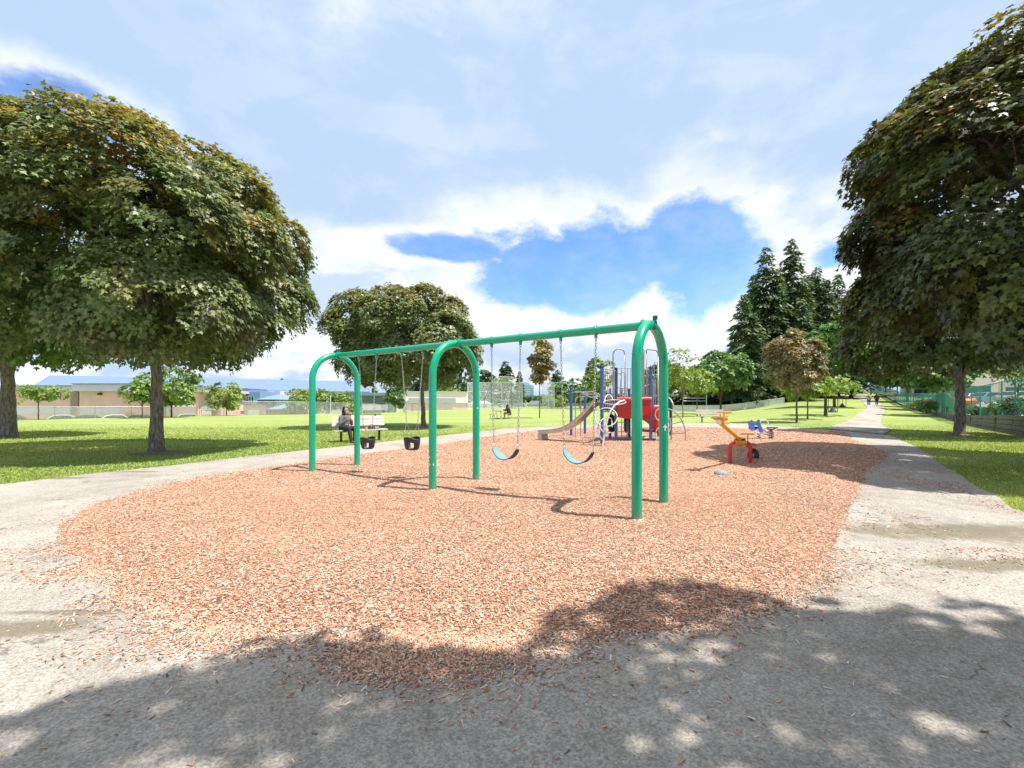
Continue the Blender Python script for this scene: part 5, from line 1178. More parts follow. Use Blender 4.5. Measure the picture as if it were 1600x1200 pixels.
walker(1357.5, 66, 'walker in a pale jacket with a grey pack, left of the two', mat('pale_jacket', (.62,.60,.56), .8, 0, .2, 8), mat('navy_trousers', (.05,.06,.12), .8), HAIRD, mat('light_cap', (.7,.68,.62), .8), mat('grey_pack', (.22,.20,.22), .8))
walker(1370, 67, 'walker dressed all in black, right of the pair on the path', mat('black_jacket', (.015,.015,.018), .8), mat('black_trousers', (.022,.02,.024), .8), HAIRD, None, None, 1, -1)
# ---------------------------------------------------------------- fences, walls and terraces
def chain_fence(name, pts, h, label, wire, every=3.0, cat='fence', postm=None, r=.03, z_of=None, post_name='fence_post'):
    pts = [Vector(p) for p in pts]; o = pts[0].copy(); root = thing(name, o, label, cat); postm = postm or GALV
    zf = z_of or (lambda x, y: Hh(x, y)); line = []
    for a, b in zip(pts, pts[1:]):
        n = max(1, round((b-a).length/every))
        for i in range(n): line.append(a.lerp(b, i/n))
    line.append(pts[-1]); line = [Vector((p.x, p.y, zf(p.x, p.y))) for p in line]
    V = []; Fc = []
    for i, p in enumerate(line): V += [p+Vector((0,0,.04)), p+Vector((0,0,h))]
    Fc = [(2*i, 2*i+2, 2*i+3, 2*i+1) for i in range(len(line)-1)]
    mb = MB(); mb.add(V, Fc); mb.build('wire_mesh', wire, root, o)
    mb = MB(); mb.tube([p+Vector((0,0,h)) for p in line], r*.8, 6); mb.build('top_rail', postm, root, o)
    for p in line[:100]:
        mb = MB(); mb.tube([p-Vector((0,0,.1)), p+Vector((0,0,h+.05))], r, 7); mb.build(post_name, postm, root, o)
    return root
chain_fence('chain_link_fence', [(-66, 22, 0), (-47, 42, 0), (-37, 52.5, 0)], 1.15, 'low chain link fence between the lawn and the school car park', WIRE, 3.2, z_of=lambda x, y: Hh(x, y)+.02)
chain_fence('chain_link_fence', [(-37, 53, 0), (-28.5, 62.5, 0), (-22, 72, 0), (-19.5, 87, 0)], 1.75, 'taller chain link fence along the bushy trees', WIRE, 2.6)
chain_fence('chain_link_fence', [(-19.5, 88, 0), (-9, 104, 0), (3, 122, 0), (26, 122, 0), (40, 104, 0)], 1.5, 'long low fence closing the far side of the ball field', WIRE, 4.5)
chain_fence('chain_link_fence', [(28, 78, 0), (37.5, 74.0, 0), (44.5, 73.2, 0)], 1.1, 'pale fence ending where the grass bank rises, behind the empty bench', mesh_mat('pale_mesh', (.82,.82,.82), 14, .7, .6, 0), 2.6)
# ball field backstop
o = Vector((-4, 112, 0)); bs = thing('baseball_backstop', o, 'tall pale wire baseball backstop with a roofed middle bay', 'backstop')
PALE = mat('pale_steel', (.66,.70,.70), .5, .2)
def bay(a, b, h, nm='net_panel', ny=3):
    a, b = Vector(a), Vector(b); mb = MB(); mb.add([a, b, b+Vector((0,0,h)), a+Vector((0,0,h))], [(0,1,2,3)]); mb.build(nm, WIREN, bs, o)
    mb = MB(); n = max(1, round((b-a).length/3))
    for i in range(n+1): c = a.lerp(b, i/n); mb.tube([c, c+Vector((0,0,h))], .06, 5)
    for k in range(ny+1): mb.tube([a+Vector((0,0,h*k/ny)), b+Vector((0,0,h*k/ny))], .045, 5)
    mb.build('frame', PALE, bs, o)
w = lambda x, Y: Vector(((x-HX)/F*Y, Y, 0))
bay(w(730.5, 112), w(768, 114), 6.7); bay(w(768, 114), w(799, 118), 6.9); bay(w(799, 118), w(816, 116), 6.9); bay(w(848, 116), w(866, 112), 6.6, ny=3)
a, b = w(776, 108), w(803, 112); mb = MB(); mb.add([w(768,114)+Vector((0,0,6.9)), w(799,118)+Vector((0,0,6.9)), b+Vector((0,0,8.0)), a+Vector((0,0,8.0))], [(0,1,2,3)]); mb.build('roof_net', WIREN, bs, o)
mb = MB(); mb.tube([w(768,114)+Vector((0,0,6.9)), a+Vector((0,0,8.0)), b+Vector((0,0,8.0)), w(799,118)+Vector((0,0,6.9))], .07, 5); mb.tube([w(816,116)+Vector((0,0,6.9)), w(848,116)+Vector((0,0,6.9)), w(885,114)+Vector((0,0,6.6)), w(893,114)+Vector((0,0,4))], .05, 5); mb.build('roof_frame', PALE, bs, o)
# light frame with two rails behind the empty bench
o = Vector((w(1066, 80).x, 80, Hh(26, 80))); nf = thing('goal_frame', o, 'pale two post frame with twin rails behind the lime trees', 'frame')
for px in (1067, 1104):
    q = w(px, 80); mb = MB(); mb.tube([Z(q, -.1+Hh(q.x, 80)), Z(q, 1.5+13*80/F)], .09, 6); mb.build('upright', PALE, nf, o)
for y in (622, 626.5):
    mb = MB(); mb.tube([P(1067, y, 80), P(1104, y, 80)], .07, 6); mb.build('rail', PALE, nf, o)

# right side: timber retaining wall, green screened fence, raised car park
def fx(Y): return 25+.74*(Y-22)
def fb(Y): return float(np.interp(Y, [0, 22, 30, 40, 55, 70, 100, 140, 200], [1.0, .88, .66, .62, .86, 1.5, 3.4, 5.25, 6.3]))
nrm = Vector((1, -.74, 0)).normalized(); alg = Vector((.74, 1, 0)).normalized()
def lot_z(Y, d): return max(fb(Y)+(max(1.42, fb(Y))-fb(Y))*float(sstep(0, 9, d)), Hh(fx(Y)+nrm.x*d, Y+nrm.y*d)+.06)
Ys = np.linspace(-10, 200, 106); Ds = [0, 1.5, 3, 5, 7, 9, 14, 30, 80, 200]
V = []
for Y in Ys:
    for d in Ds: V.append((fx(Y)+nrm.x*d, Y+nrm.y*d, lot_z(Y, d)))
lot = np_obj('car_park', np.array(V), grid_faces(len(Ys), len(Ds))[:, ::-1], ASPH, smooth=True); tag(lot, kind='structure')
TIMB = board_mat('grey_timber', (.10,.09,.08), (.24,.21,.19))
def wallrun(Y0, Y1, label, courses, off):
    o = Vector((fx(Y0), Y0, 0)); root = thing('retaining_wall', o, label, 'wall', 'timber retaining walls'); n = int((Y1-Y0)/2.4); rr = random.Random(int(Y0))
    for c in range(courses):
        mb = MB()
        for i in range(n):
            ya, yb = Y0+(Y1-Y0)*i/n, Y0+(Y1-Y0)*(i+1)/n
            for y, nm in ((ya, 0),): pass
            def pt(Y, s=0): 
                g0 = Hh(fx(Y)-.4, Y)-.08; return Vector((fx(Y)-nrm.x*(off+.02*(courses-c)), Y-nrm.y*(off+.02*(courses-c)), g0+(fb(Y)+.03-g0)*(c+.5)/courses))
            a, b = pt(ya), pt(yb); hgt = (fb((ya+yb)/2)+.1-Hh(fx(ya), ya))/courses
            mb.beam(a+(b-a)*.006+Vector((0,0,rr.uniform(-.004,.004))), b-(b-a)*.006, .14, hgt*.93)
        mb.build('timber_course', TIMB, root, o)
    for i in range(0, n+1, 2):
        y = Y0+(Y1-Y0)*i/n; p = Vector((fx(y), y, 0))-nrm*(off+.13); mb = MB(); mb.beam(Z(p, Hh(p.x, p.y)-.1), Z(p, fb(y)-.1), .10, .10, (0,1,0)); mb.build('wall_post', TIMB, root, o)
wallrun(5, 29.6, 'near taller run of the weathered timber retaining wall', 4, .12); wallrun(29.7, 60, 'far lower run of the weathered timber retaining wall', 3, .02)
tealp = mat('teal_paint', (.04,.34,.27), .5)
chain_fence('green_fence', [(fx(34), 34, 0), (fx(56), 56, 0), (fx(90), 90, 0), (fx(150), 150, 0)], 1.8, 'long green screened fence running uphill beside the far path', SCREEN, 2.6, postm=tealp, r=.035, z_of=lambda x, y: fb(y))
chain_fence('green_fence', [(fx(16)+.5, 16, 0), (fx(33.6)+.3, 33.6, 0)], 1.95, 'see through green wire fence on top of the timber wall before the cars', mesh_mat('green_wire', (.03,.30,.22), 14, .42, .6, 0), 2.5, postm=tealp, r=.035, z_of=lambda x, y: fb(y))

for px, yt, yb, Y, c, lab in ((603, 606, 646, 84, PALE, 'tall thin pale pole behind the baby swings'), (542.5, 629, 651, 63, mat('yellow_pole', (.75,.55,.15), .5), 'short yellow pole on the field behind the seated person'), (516.5, 618, 652, 62, PALE, 'thin pale pole beside the bushy tree row')):
    a, b = P(px, yb, Y), P(px, yt, Y); root = thing('pole', (a.x, a.y, a.z), lab, 'pole'); mb = MB(); mb.tube([a-Vector((0,0,.6)), b], .06, 8); mb.build('shaft', c, root, a); mb = MB(); mb.tube([b, b+Vector((0,0,.06))], .085, 8); mb.build('cap', c, root, a)
# shrubs on the wall
def shrub(px, Y, w_, h_, label, pal, seed, d=.8, leaf=.13):
    x, y = fx(Y)+nrm.x*d, Y+nrm.y*d; z = lot_z(Y, d)
    V, Fi, col, lc, lr = crown(seed, (0, 0, h_*.52), (w_, w_, h_*.5), 10, w_*.4, 70, 30, leaf, pal, KITE, pad_r=.25, flatbot=.9, up=.6)
    root = thing('shrub', (x, y, z), label, 'shrub', 'shrubs behind the timber wall'); np_obj('foliage', V, Fi, LEAF, root, col)
    mb = MB()
    for k in range(6): a = k*1.05; mb.tube([(0,0,-.05), (math.cos(a)*w_*.2, math.sin(a)*w_*.2, h_*.4), (math.cos(a)*w_*.5, math.sin(a)*w_*.5, h_*.8)], [.02, .014, .005], 5)
    mb.build('stem', BARKD, root)
shrub(0, 24.5, 1.0, 1.1, 'dark green shrub at the right edge above the tall timber wall', DARKG+MIDG[:1], 201)
shrub(0, 27.2, .8, .85, 'light green shrub above the tall timber wall', MIDG, 202)
shrub(0, 30.5, .6, .6, 'small pale shrub where the two timber walls meet', MIDG+LIME[:1], 203, .5)
shrub(0, 42, 1.1, 1.25, 'bright green shrub at the foot of the green fence left of the verge maple', LIME+MIDG, 204, -.7)
shrub(0, 45.5, 1.2, 1.0, 'mid green shrub next to the bright one at the green fence', MIDG, 205, -.7)
shrub(0, 37.5, 1.0, .9, 'dark shrub behind the verge maple trunk', DARKG+MIDG[:1], 206, .9)

# ---------------------------------------------------------------- cars
GLASS = mat('car_glass', (.03,.04,.05), .08, 0, .1, 3, spec=.8); ALLOY = mat('alloy', (.55,.56,.58), .3, .8)
def make_car(name, loc, rz, paint, label):
    root = thing(name, loc, label, 'car', None, rz)   # local x = length
    prof = [(-2.2,.42), (-2.22,.75), (-2.05,.93), (-1.65,.98), (-1.1,1.38), (-.6,1.46), (.35,1.44), (1.0,1.02), (1.75,.90), (2.15,.72), (2.2,.40), (1.75,.25), (-1.8,.25)]
    def loft(pr, ys):
        V = []; n = len(pr)
        for y, k in ys:
            for (x, z) in pr: V.append((x*(1-.02*k), y*(1 if z < .95 else 1-.16*(z-.95)/.5), z-.03*k if z > .9 else z))
        Fc = [(j*n+i, j*n+(i+1) % n, (j+1)*n+(i+1) % n, (j+1)*n+i) for j in range(len(ys)-1) for i in range(n)]+[tuple(range(n))[::-1], tuple((len(ys)-1)*n+i for i in range(n))]
        return V, Fc
    mb = MB(); mb.add(*loft(prof, [(-.88, 1), (-.80, 0), (.80, 0), (.88, 1)])); mb.build('body', paint, root)
    for s in (-1, 1):
        mb = MB(); q = [(-1.5,.99), (-1.02,1.33), (-.58,1.40), (.33,1.38), (.88,1.01)]; mb.prism([(x, s*(.885 if z < 1.1 else .80), z) for x, z in q], (0, s*.012, 0)); mb.build('side_window', GLASS, root)
    mb = MB(); mb.add([(1.02,-.74,1.03), (1.02,.74,1.03), (.40,.66,1.445), (.40,-.66,1.445)], [(0,1,2,3)]); mb.v = [(x+.02, y, z+.012) for x, y, z in mb.v]; mb.build('windscreen', GLASS, root)
    mb = MB(); mb.add([(-1.62,-.74,1.0), (-1.62,.74,1.0), (-1.12,.66,1.38), (-1.12,-.66,1.38)], [(3,2,1,0)]); mb.v = [(x-.02, y, z+.012) for x, y, z in mb.v]; mb.build('rear_window', GLASS, root)
    for x in (-1.38, 1.36):
        for s in (-1, 1):
            mb = MB(); mb.ring((x, s*.80, .32), .235, .085, (0,1,0), 20, 8); wv = mb.build('wheel', RUBBER, root)
            mb = MB(); mb.tube([(x, s*.80-.06, .32), (x, s*.80+s*.075, .32)], .19, 16); mb.build('rim', ALLOY, wv)
    for s in (-1, 1):
        mb = MB(); mb.box((2.13, s*.62, .68), (.12, .34, .13)); mb.build('headlight', mat('lamp_glass', (.75,.75,.72), .15), root)
        mb = MB(); mb.box((-2.15, s*.66, .78), (.10, .26, .14)); mb.build('tail_light', mat('red_lamp', (.5,.02,.02), .2), root)
    return root
paint = lambda n, c: mat(n, c, .25, .2, .03, 2, coat=.6)
def lot_car(px, Y, rz, pm, lab):
    x = (px-HX)/F*Y; d = (x-fx(Y))/(nrm.x-nrm.y*-.74*0+1e-9)/1.0; d = ((x-fx(Y))*nrm.x); make_car('parked_car', (x, Y, max(1.42, Hh(x, Y)+.06)), rz, pm, lab)
lot_car(1590, 51, R(8), paint('silver_paint', (.62,.61,.58)), 'silver parked car at the right edge behind the green fence')
lot_car(1545, 56, R(6), paint('blue_grey_paint', (.22,.33,.42)), 'blue grey parked car left of the silver one behind the green fence')
lot_car(1508, 62, R(200), paint('white_paint', (.75,.76,.76)), 'white parked car beside the trunk of the verge maple')
lot_car(1468, 70, R(10), paint('white_paint', (.75,.76,.76)), 'white parked car behind the green fence, left of the verge maple')
rc = P(1524, 632, 40); make_car('parked_car', (rc.x+1.5, 44, 1.0), R(80), paint('orange_red_paint', (.70,.12,.05)), 'orange red parked car just behind the green fence')
for px, Y, pm, lab in ((104, 53, ('silver_paint', (.62,.61,.58)), 'pale grey car, leftmost roof showing over the lawn edge'), (143, 53.5, ('dark_green_paint2', (.06,.10,.08)), 'dark green car roof showing over the lawn edge, under the big maple'), (186, 54, ('white_paint', (.75,.76,.76)), 'white car roof showing over the lawn edge, left of the big maple trunk'),
                      (224, 54.5, ('dark_paint', (.05,.05,.06)), 'black car roof just left of the big maple trunk'), (297, 58, ('silver_paint', (.62,.61,.58)), 'grey car roof right of the big maple trunk'), (22, 52, ('dark_paint', (.05,.05,.06)), 'dark car roof at the far left edge of the lawn')):
    x = (px-HX)/F*Y; make_car('parked_car', (x, Y, -1.32), R(40), paint(*pm), lab)

# ---------------------------------------------------------------- school and other buildings
WALLP = mat('pink_stucco', (.80,.53,.50), .85, 0, .05, .6, .2, 30); WALLC = mat('cream_stucco', (.78,.69,.62), .85, 0, .05, .6); FASC = mat('pale_blue_fascia', (.60,.60,.76), .6, 0, .05, 1); BAND = mat('grey_blue_band', (.64,.61,.72), .8, 0, .05, 1)
WIN = mat('dark_window', (.035,.05,.065), .12, 0, .3, 1.5, spec=.8); TEAL = mat('teal_glazing', (.16,.38,.42), .2, 0, .2, 2, spec=.7); WHITEW = mat('white_wall', (.90,.84,.80), .7, 0, .04, .8); TEALR = mat('teal_roof', (.22,.33,.40), .5, .2, .06, 1)
GZ = -1.32
def pbox(mb, x0, x1, y0, y1, Y0, dep, Y1=None):
    """wall block whose front runs from column x0 (depth Y0) to x1 (depth Y1); y0/y1 = rows of top and bottom at the left end; bottom None = the ground"""
    Y1 = Y1 or Y0; a = P(x0, y0, Y0); b = P(x1, y0, Y1); zt = a.z; zb = GZ if y1 is None else P(x0, y1, Y0).z
    d = Vector((b.x-a.x, b.y-a.y, 0)).normalized(); n = Vector((-d.y, d.x, 0)); n = n if n.y > 0 else -n
    q = [Vector((a.x, a.y, zb)), Vector((b.x, b.y, zb)), Vector((b.x, b.y, zb))+n*dep, Vector((a.x, a.y, zb))+n*dep]
    mb.prism(q, (0, 0, zt-zb)); return mb
def front(name, m, parent, o, x0, x1, y0, y1, Y0, Y1=None, out=.06, th=.1):
    Y1 = Y1 or Y0; a = P(x0, y0, Y0); b = P(x1, y0, Y1); zt, zb = a.z, P(x0, y1, Y0).z; d = Vector((b.x-a.x, b.y-a.y, 0)).normalized(); n = Vector((d.y, -d.x, 0)); n = n if n.y < 0 else -n
    A0 = Vector((a.x, a.y, zb))+n*out; B0_ = Vector((b.x, b.y, zb))+n*out; mb = MB(); mb.prism([A0, B0_, B0_-n*th, A0-n*th], (0,0,zt-zb)); return mb.build(name, m, parent, o)
o = Vector((-60, 62, GZ)); sch = thing('school_building', o, 'long pink school with pale blue fascia and a blue metal roof', 'school')
# main ridge roof, one long plane with seams, plus gable body
ra, rb = P(100, 0, 84), P(572, 0, 107)
mb = MB(); zr, ze = 6.7, 4.1; dd = Vector((rb.x-ra.x, rb.y-ra.y, 0)).normalized(); nn = Vector((-dd.y, dd.x, 0)); 
q0, q1 = Vector((ra.x, ra.y, 0)), Vector((rb.x, rb.y, 0)); q0 = q0-dd*2
mb.add([Z(q0-nn*7, ze), Z(q1-nn*7, ze), Z(q1, zr), Z(q0, zr), Z(q0+nn*8, ze), Z(q1+nn*8, ze)], [(0,1,2,3), (3,2,5,4)])
mb.add([Z(q0-nn*7, ze-.25), Z(q1-nn*7, ze-.25), Z(q1-nn*7, ze), Z(q0-nn*7, ze)], [(0,1,2,3)]); mb.build('blue_roof', ROOFB, sch, o)
mb = MB(); mb.prism([Z(q0-nn*6.6, GZ), Z(q1-nn*6.6, GZ), Z(q1+nn*7.6, GZ), Z(q0+nn*7.6, GZ)], (0,0,ze-.27-GZ)); mb.add([Z(q0-nn*7+dd*.01, ze), Z(q0, zr-.02)+dd*.01, Z(q0+nn*8, ze)+dd*.01], [(0,1,2)]); mb.add([Z(q1-nn*7-dd*.01, ze), Z(q1, zr-.02)-dd*.01, Z(q1+nn*8, ze)-dd*.01], [(0,2,1)]); mb.build('main_hall', mat('grey_wall', (.42,.46,.50), .8), sch, o)
for args in ((14, 124, 611, 63), (124, 190, 611, 60), (190, 310, 612, 66), (308, 345, 613, 68)):
    x0, x1, y0, Y = args; mb = MB(); pbox(mb, x0, x1, y0, None, Y, 14 if x0 < 124 or x0 > 190 else 17); wl = mb.build('wing_wall', WALLP, sch, o)
for x0, x1, y0, y1, Y in ((10, 128, 603, 611, 62.3), (112, 199, 600, 611, 59.0), (186, 316, 604, 612.5, 65.2), (290, 348, 606, 614, 67.2)):
    mb = MB(); pbox(mb, x0, x1, y0, y1, Y, 12); mb.build('fascia', FASC, sch, o)
    mb = MB(); pbox(mb, x0-.4, x1+.4, y0-1.0, y0, Y-.2, 12.4); mb.build('roof_edge', mat('dark_flashing', (.12,.15,.19), .5), sch, o)
front('blue_band', BAND, sch, o, 18, 110, 637, 646, 63, out=.08); front('blue_band', BAND, sch, o, 126, 189, 638, 646, 60, out=.08); front('blue_band', BAND, sch, o, 205, 344, 634, 641, 66.6, 66.6, out=.1)
front('stair_shadow_wall', mat('brown_wall', (.36,.26,.23), .8), sch, o, 111, 123, 612, 654, 62.9, out=.1)  # brown strip beside the projecting wing: shade put into a panel's colour
front('wall_light', BLACKM, sch, o, 155, 160, 614, 617, 60, out=.3, th=.3)
front('window', WIN, sch, o, 309, 318, 616, 628, 68, out=.1); front('window', TEAL, sch, o, 319, 329, 616, 633, 68, out=.1); front('window', WIN, sch, o, 191, 209, 637, 639, 66, out=.1); front('window', WIN, sch, o, 195, 201, 643, 651, 66, out=.1)
front('door', WHITEW, sch, o, 308, 330, 642, 650, 66.9, out=.12)
for x0, x1 in ((255, 262), (262, 268)): front('door', mat('white_door', (.7,.72,.74), .5), sch, o, x0, x1, 633, 650, 66, out=.12)
# glazed entrance block with teal hip roof
o2 = Vector((-34, 72, GZ)); ent = thing('entrance_block', o2, 'blue glazed school entrance with small teal hipped roofs', 'building')
mb = MB(); pbox(mb, 380, 406, 612, None, 74, 8); mb.build('wall', mat('blue_cladding', (.20,.34,.50), .5), ent, o2)
f_ = front('glazing', TEAL, ent, o2, 382, 400, 619, 632, 74, out=.1)
for x in (385, 389, 393, 397): front('mullion', PALE, f_, o2, x, x+.6, 619, 632, 74, out=.16)
front('window', WIN, ent, o2, 386, 391, 620, 629, 74, out=.15); front('window', WIN, ent, o2, 394, 397.5, 620, 629, 74, out=.15)
mb = MB(); pbox(mb, 402, 432, 624, None, 71, 9); mb.build('wall', mat('grey_stucco', (.38,.38,.38), .8), ent, o2); front('window', WIN, ent, o2, 402.5, 431, 625, 630.5, 71, out=.08)
def hip(mb, x0, x1, ye, yr, Y, dep):
    a, b = P(x0, ye, Y), P(x1, ye, Y); zr_ = P(x0, yr, Y).z; wdt = b.x-a.x; c0 = Vector((a.x+wdt*.28, a.y+dep/2, zr_)); c1 = Vector((b.x-wdt*.55, a.y+dep/2, zr_)); a2, b2 = a+Vector((0,dep,0)), b+Vector((0,dep,0))
    mb.add([a, b, b2, a2, c0, c1], [(0,1,5,4), (1,2,5), (2,3,4,5), (3,0,4), (3,2,1,0)]); return mb
hip(MB(), 399, 434, 624.2, 615, 70.4, 10).build('hipped_roof', TEALR, ent, o2)
mb = MB(); pbox(mb, 380, 415, 632, None, 69, 5); mb.build('wall', WALLP, ent, o2); mb = MB(); pbox(mb, 378, 417, 631.2, 632.4, 68.6, 5.6); mb.build('roof_edge', mat('dark_flashing', (.12,.15,.19), .5), ent, o2)
front('garage_door', WHITEW, ent, o2, 388, 406, 640, 648.5, 69, out=.1); front('window', WIN, ent, o2, 376.5, 381, 642, 647, 68.9, out=.1)
mb = MB(); pbox(mb, 415, 452, 639.5, None, 68, 6); mb.build('wall', mat('brown_wall', (.36,.26,.23), .8), ent, o2); hip(MB(), 414, 455, 639.5, 631.5, 67.5, 7).build('hipped_roof', TEALR, ent, o2)
o3 = Vector((-38, 84, GZ)); ann = thing('flat_roofed_block', o3, 'plain beige flat roofed block between the entrance and the bushy trees', 'building'); mb = MB(); pbox(mb, 436, 470, 612, None, 80, 6, 82); mb.build('wall', WALLC, ann, o3); mb = MB(); pbox(mb, 405, 438, 611, None, 79, 5); mb.build('side_wall', BAND, ann, o3)
mb = MB(); pbox(mb, 435.5, 470.5, 611.3, 612.3, 79.8, 6.3, 81.8); mb.build('roof_edge', PALE, ann, o3)
o4 = Vector((-24, 92, GZ)); cov = thing('low_building', o4, 'low grey building with teal eaves behind the baby swings', 'building'); mb = MB(); pbox(mb, 560, 604, 618, None, 92, 8); mb.build('wall', mat('teal_grey_wall', (.16,.22,.23), .7), cov, o4)
mb = MB(); pbox(mb, 556, 608, 613.5, 618, 91, 10); mb.build('eaves', TEALR, cov, o4); front('blue_band', BAND, cov, o4, 560, 606, 632, 641, 90.6, out=.05)
o5 = Vector((-15, 100, 0)); wa = thing('white_annexe', o5, 'long low white annexe with a row of small dark windows', 'building')
mb = MB(); pbox(mb, 631, 731, 612, 630, 100, 12, 104); mb.build('wall', WHITEW, wa, o5); mb = MB(); pbox(mb, 633, 729, 630, 645, 100.2, 11, 104.2); mb.build('base_wall', WALLP, wa, o5); mb = MB(); pbox(mb, 630.5, 731.5, 611.3, 612.2, 99.7, 12.6, 103.7); mb.build('roof_edge', PALE, wa, o5)
front('window_recess', mat('grey_recess', (.42,.43,.44), .7), wa, o5, 638, 712, 622, 630, 100.3, 103.2, out=.3)
for x in (648, 671, 678, 685, 693, 700, 708): front('window', WIN, wa, o5, x-2.2, x+2.2, 623, 629, 100.3+(x-631)*.04, out=.5, th=.12)
# houses beyond the ball field
def house(px0, px1, ye, yr, Y, dep, wm, rm, label, yb=640):
    a, b = P(px0, ye, Y), P(px1, ye, Y); o_ = Vector(((a.x+b.x)/2, Y, 0)); root = thing('house', o_, label, 'house', 'houses beyond the ball field'); mb = MB(); mb.prism([Z(a, -1.5), Z(b, -1.5), Z(b, -1.5)+Vector((0,dep,0)), Z(a, -1.5)+Vector((0,dep,0))], (0,0,a.z+1.5)); mb.build('wall', wm, root, o_)
    zr_ = P(px0, yr, Y).z; e = .5; A1, B1_ = a+Vector((-e,-e,0)), b+Vector((e,-e,0)); A2, B2 = a+Vector((-e,dep+e,0)), b+Vector((e,dep+e,0)); C0, C1 = Vector((a.x+(b.x-a.x)*.2, Y+dep/2, zr_)), Vector((b.x-(b.x-a.x)*.2, Y+dep/2, zr_))
    mb = MB(); mb.add([A1, B1_, B2, A2, C0, C1], [(0,1,5,4), (1,2,5), (2,3,4,5), (3,0,4), (3,2,1,0)]); mb.build('roof', rm, root, o_)
    n = max(2, int((b.x-a.x)/4))
    for i in range(n):
        x = a.x+(b.x-a.x)*(i+.5)/n; mb = MB(); mb.box((x, Y-.06, a.z-1.3), (1.4, .08, 1.1)); mb.build('window', WIN, root, o_)
GREYR = mat('grey_shingle', (.34,.34,.37), .85, 0, .12, 2)
house(797, 824, 630.5, 624, 190, 12, WHITEW, GREYR, 'white house with a grey roof left of the narrow bronze maple'); house(778, 800, 631.5, 626, 175, 10, WALLC, GREYR, 'cream house with a grey roof behind the far picnic table')
house(732, 766, 631, 626.5, 185, 12, WHITEW, mat('pale_roof', (.45,.45,.47), .8), 'pale house behind the left end of the backstop'); house(826, 850, 632, 626, 205, 12, mat('blue_grey_wall', (.40,.45,.50), .8), mat('dark_roof', (.14,.14,.16), .8), 'blue grey house right of the narrow bronze maple')
house(862, 882, 629.5, 624.5, 170, 10, WHITEW, GREYR, 'white house left of the overhead ladder posts'); house(975, 1003, 622, 614, 190, 12, WHITEW, mat('pale_roof', (.45,.45,.47), .8), 'white house seen through the bars of the play structure')
house(1172, 1192, 611, 603, 128, 8, mat('sand_wall', (.66,.58,.42), .8), GREYR, 'sand coloured house glimpsed between the fir trunks')
# distant towers: distance haze is put into their pale blue colours
for px, w_, yt, Y, lab in ((822, 12, 597, 640, 'taller office tower tinted with pale blue haze far beyond the ball field'), (829.5, 9, 601, 660, 'second haze tinted office tower, a little lower and to the right')):
    a = P(px-w_/2, yt, Y); b = P(px+w_/2, yt, Y); o_ = Vector(((a.x+b.x)/2, Y, 0)); root = thing('office_tower', o_, lab, 'tower', 'distant office towers'); mb = MB(); mb.prism([Z(a,0), Z(b,0), Z(b,0)+Vector((0,9,0)), Z(a,0)+Vector((0,9,0))], (0,0,a.z-2)); mb.prism([Z(a+Vector((1.5,1,0)),a.z-2), Z(b+Vector((-1.5,1,0)),a.z-2), Z(b+Vector((-1.5,7,0)),a.z-2), Z(a+Vector((1.5,7,0)),a.z-2)], (0,0,2)); mb.build('tower_body', mat('haze_tinted_wall', (.34,.47,.62), .4, 0, .06, .3), root, o_)
    for k in range(8): mb = MB(); z_ = 3+k*(a.z-6)/8; mb.prism([Z(a,z_)+Vector((.3,-.1,0)), Z(b,z_)+Vector((-.3,-.1,0)), Z(b,z_)+Vector((-.3,.05,0)), Z(a,z_)+Vector((.3,.05,0))], (0,0,1.3)); mb.build('window_band', mat('haze_tinted_glass', (.22,.33,.46), .25), root, o_)
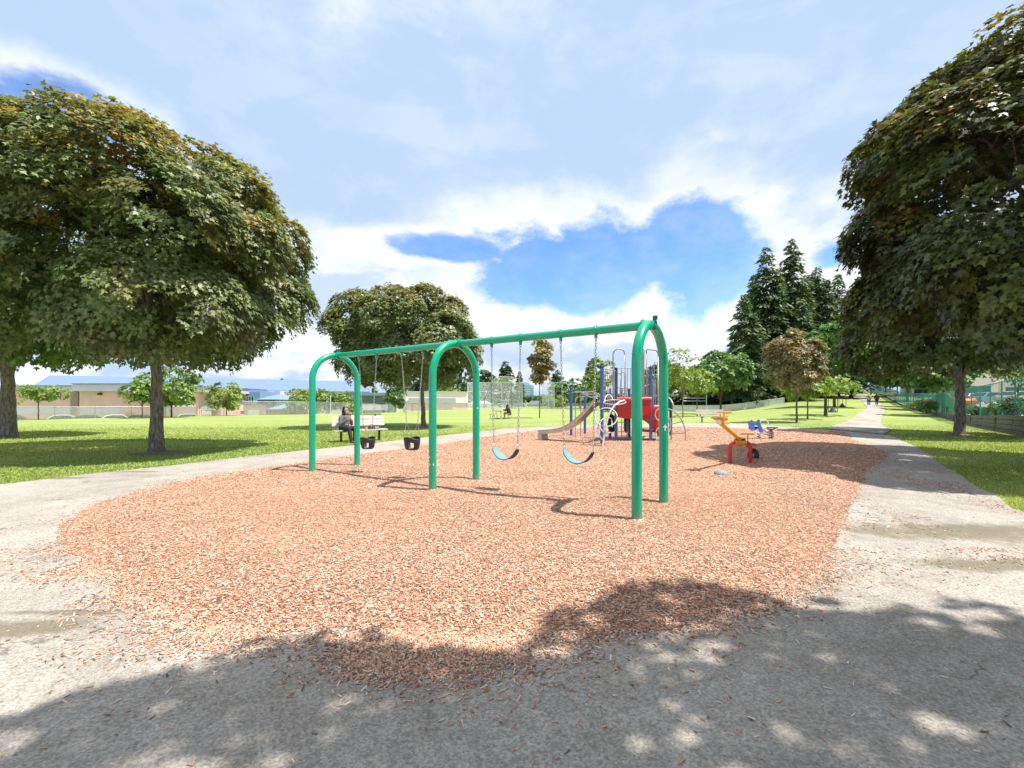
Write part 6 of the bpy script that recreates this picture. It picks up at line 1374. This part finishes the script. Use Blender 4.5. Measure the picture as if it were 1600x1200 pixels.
# buildings beyond the right car park
def rbuild(px0, px1, yt, Y, dep, wm, label, wins, zb=1.2):
    a, b = P(px0, yt, Y), P(px1, yt, Y); o_ = Vector(((a.x+b.x)/2, Y, zb)); root = thing('apartment_building', o_, label, 'building', 'buildings beyond the car park'); mb = MB(); mb.prism([Z(a,zb), Z(b,zb), Z(b,zb)+Vector((dep*.7,dep,0)), Z(a,zb)+Vector((dep*.7,dep,0))], (0,0,a.z-zb)); mb.build('wall', wm, root, o_)
    mb = MB(); mb.prism([Z(a,a.z)+Vector((-.4,-.4,0)), Z(b,a.z)+Vector((.4,-.4,0)), Z(b,a.z)+Vector((dep*.7+.4,dep+.4,0)), Z(a,a.z)+Vector((dep*.7-.4,dep+.4,0))], (0,0,.35)); mb.build('roof', mat('grey_roof_edge', (.30,.29,.28), .7), root, o_)
    for x in wins: 
        c = P(x, yt, Y); mb = MB(); mb.box((c.x, Y-.05, min(a.z-1.3, zb+2.4)), (1.9, .08, 1.3)); mb.build('window', WIN, root, o_)
rbuild(1425, 1476, 598, 88, 14, mat('cream_wall', (.72,.66,.54), .8), 'cream building behind the green fence left of the verge maple', (1436, 1450, 1464))
rbuild(1486, 1560, 578, 72, 16, mat('cream_wall', (.72,.66,.54), .8), 'cream building behind the verge maple and the parked cars', (1500, 1518, 1538))
rbuild(1566, 1680, 584, 78, 16, mat('warm_white_wall', (.76,.72,.62), .8), 'warm white building at the right edge behind the silver car', (1580, 1598))
# staked saplings with watering bags
for px, by, Y, lab in ((1301, 648, 47, 'staked sapling with a dark watering bag, nearer of the two by the path'), (1316, 633, 60, 'staked sapling with a dark watering bag, farther of the two by the path')):
    x, y, z = at_x(px, Y); root = thing('staked_sapling', (x, y, z), lab, 'sapling', 'staked saplings')
    for s in (-.45, .5): mb = MB(); mb.tube([(s, 0, -.1), (s, 0, 1.5)], .035, 6); mb.build('stake', BARKY, root)
    mb = MB(); mb.tube([(0,0,0), (.03,0,1.2), (0,0,2.6)], [.03,.025,.01], 6); mb.build('trunk', BARKY, root)
    mb = MB(); mb.lathe((0,0,0), [(.40,.0), (.36,.08), (.18,.35), (.06,.55)], 14); mb.build('watering_bag', mat('dark_green_bag', (.03,.045,.03), .6), root)
    V, Fi, col, _, _ = crown(300+px, (0, 0, 2.5), (.7, .7, .6), 5, .3, 22, 16, .18, LIME, KITE, pad_r=.2); np_obj('crown', V, Fi, LEAF, root, col)
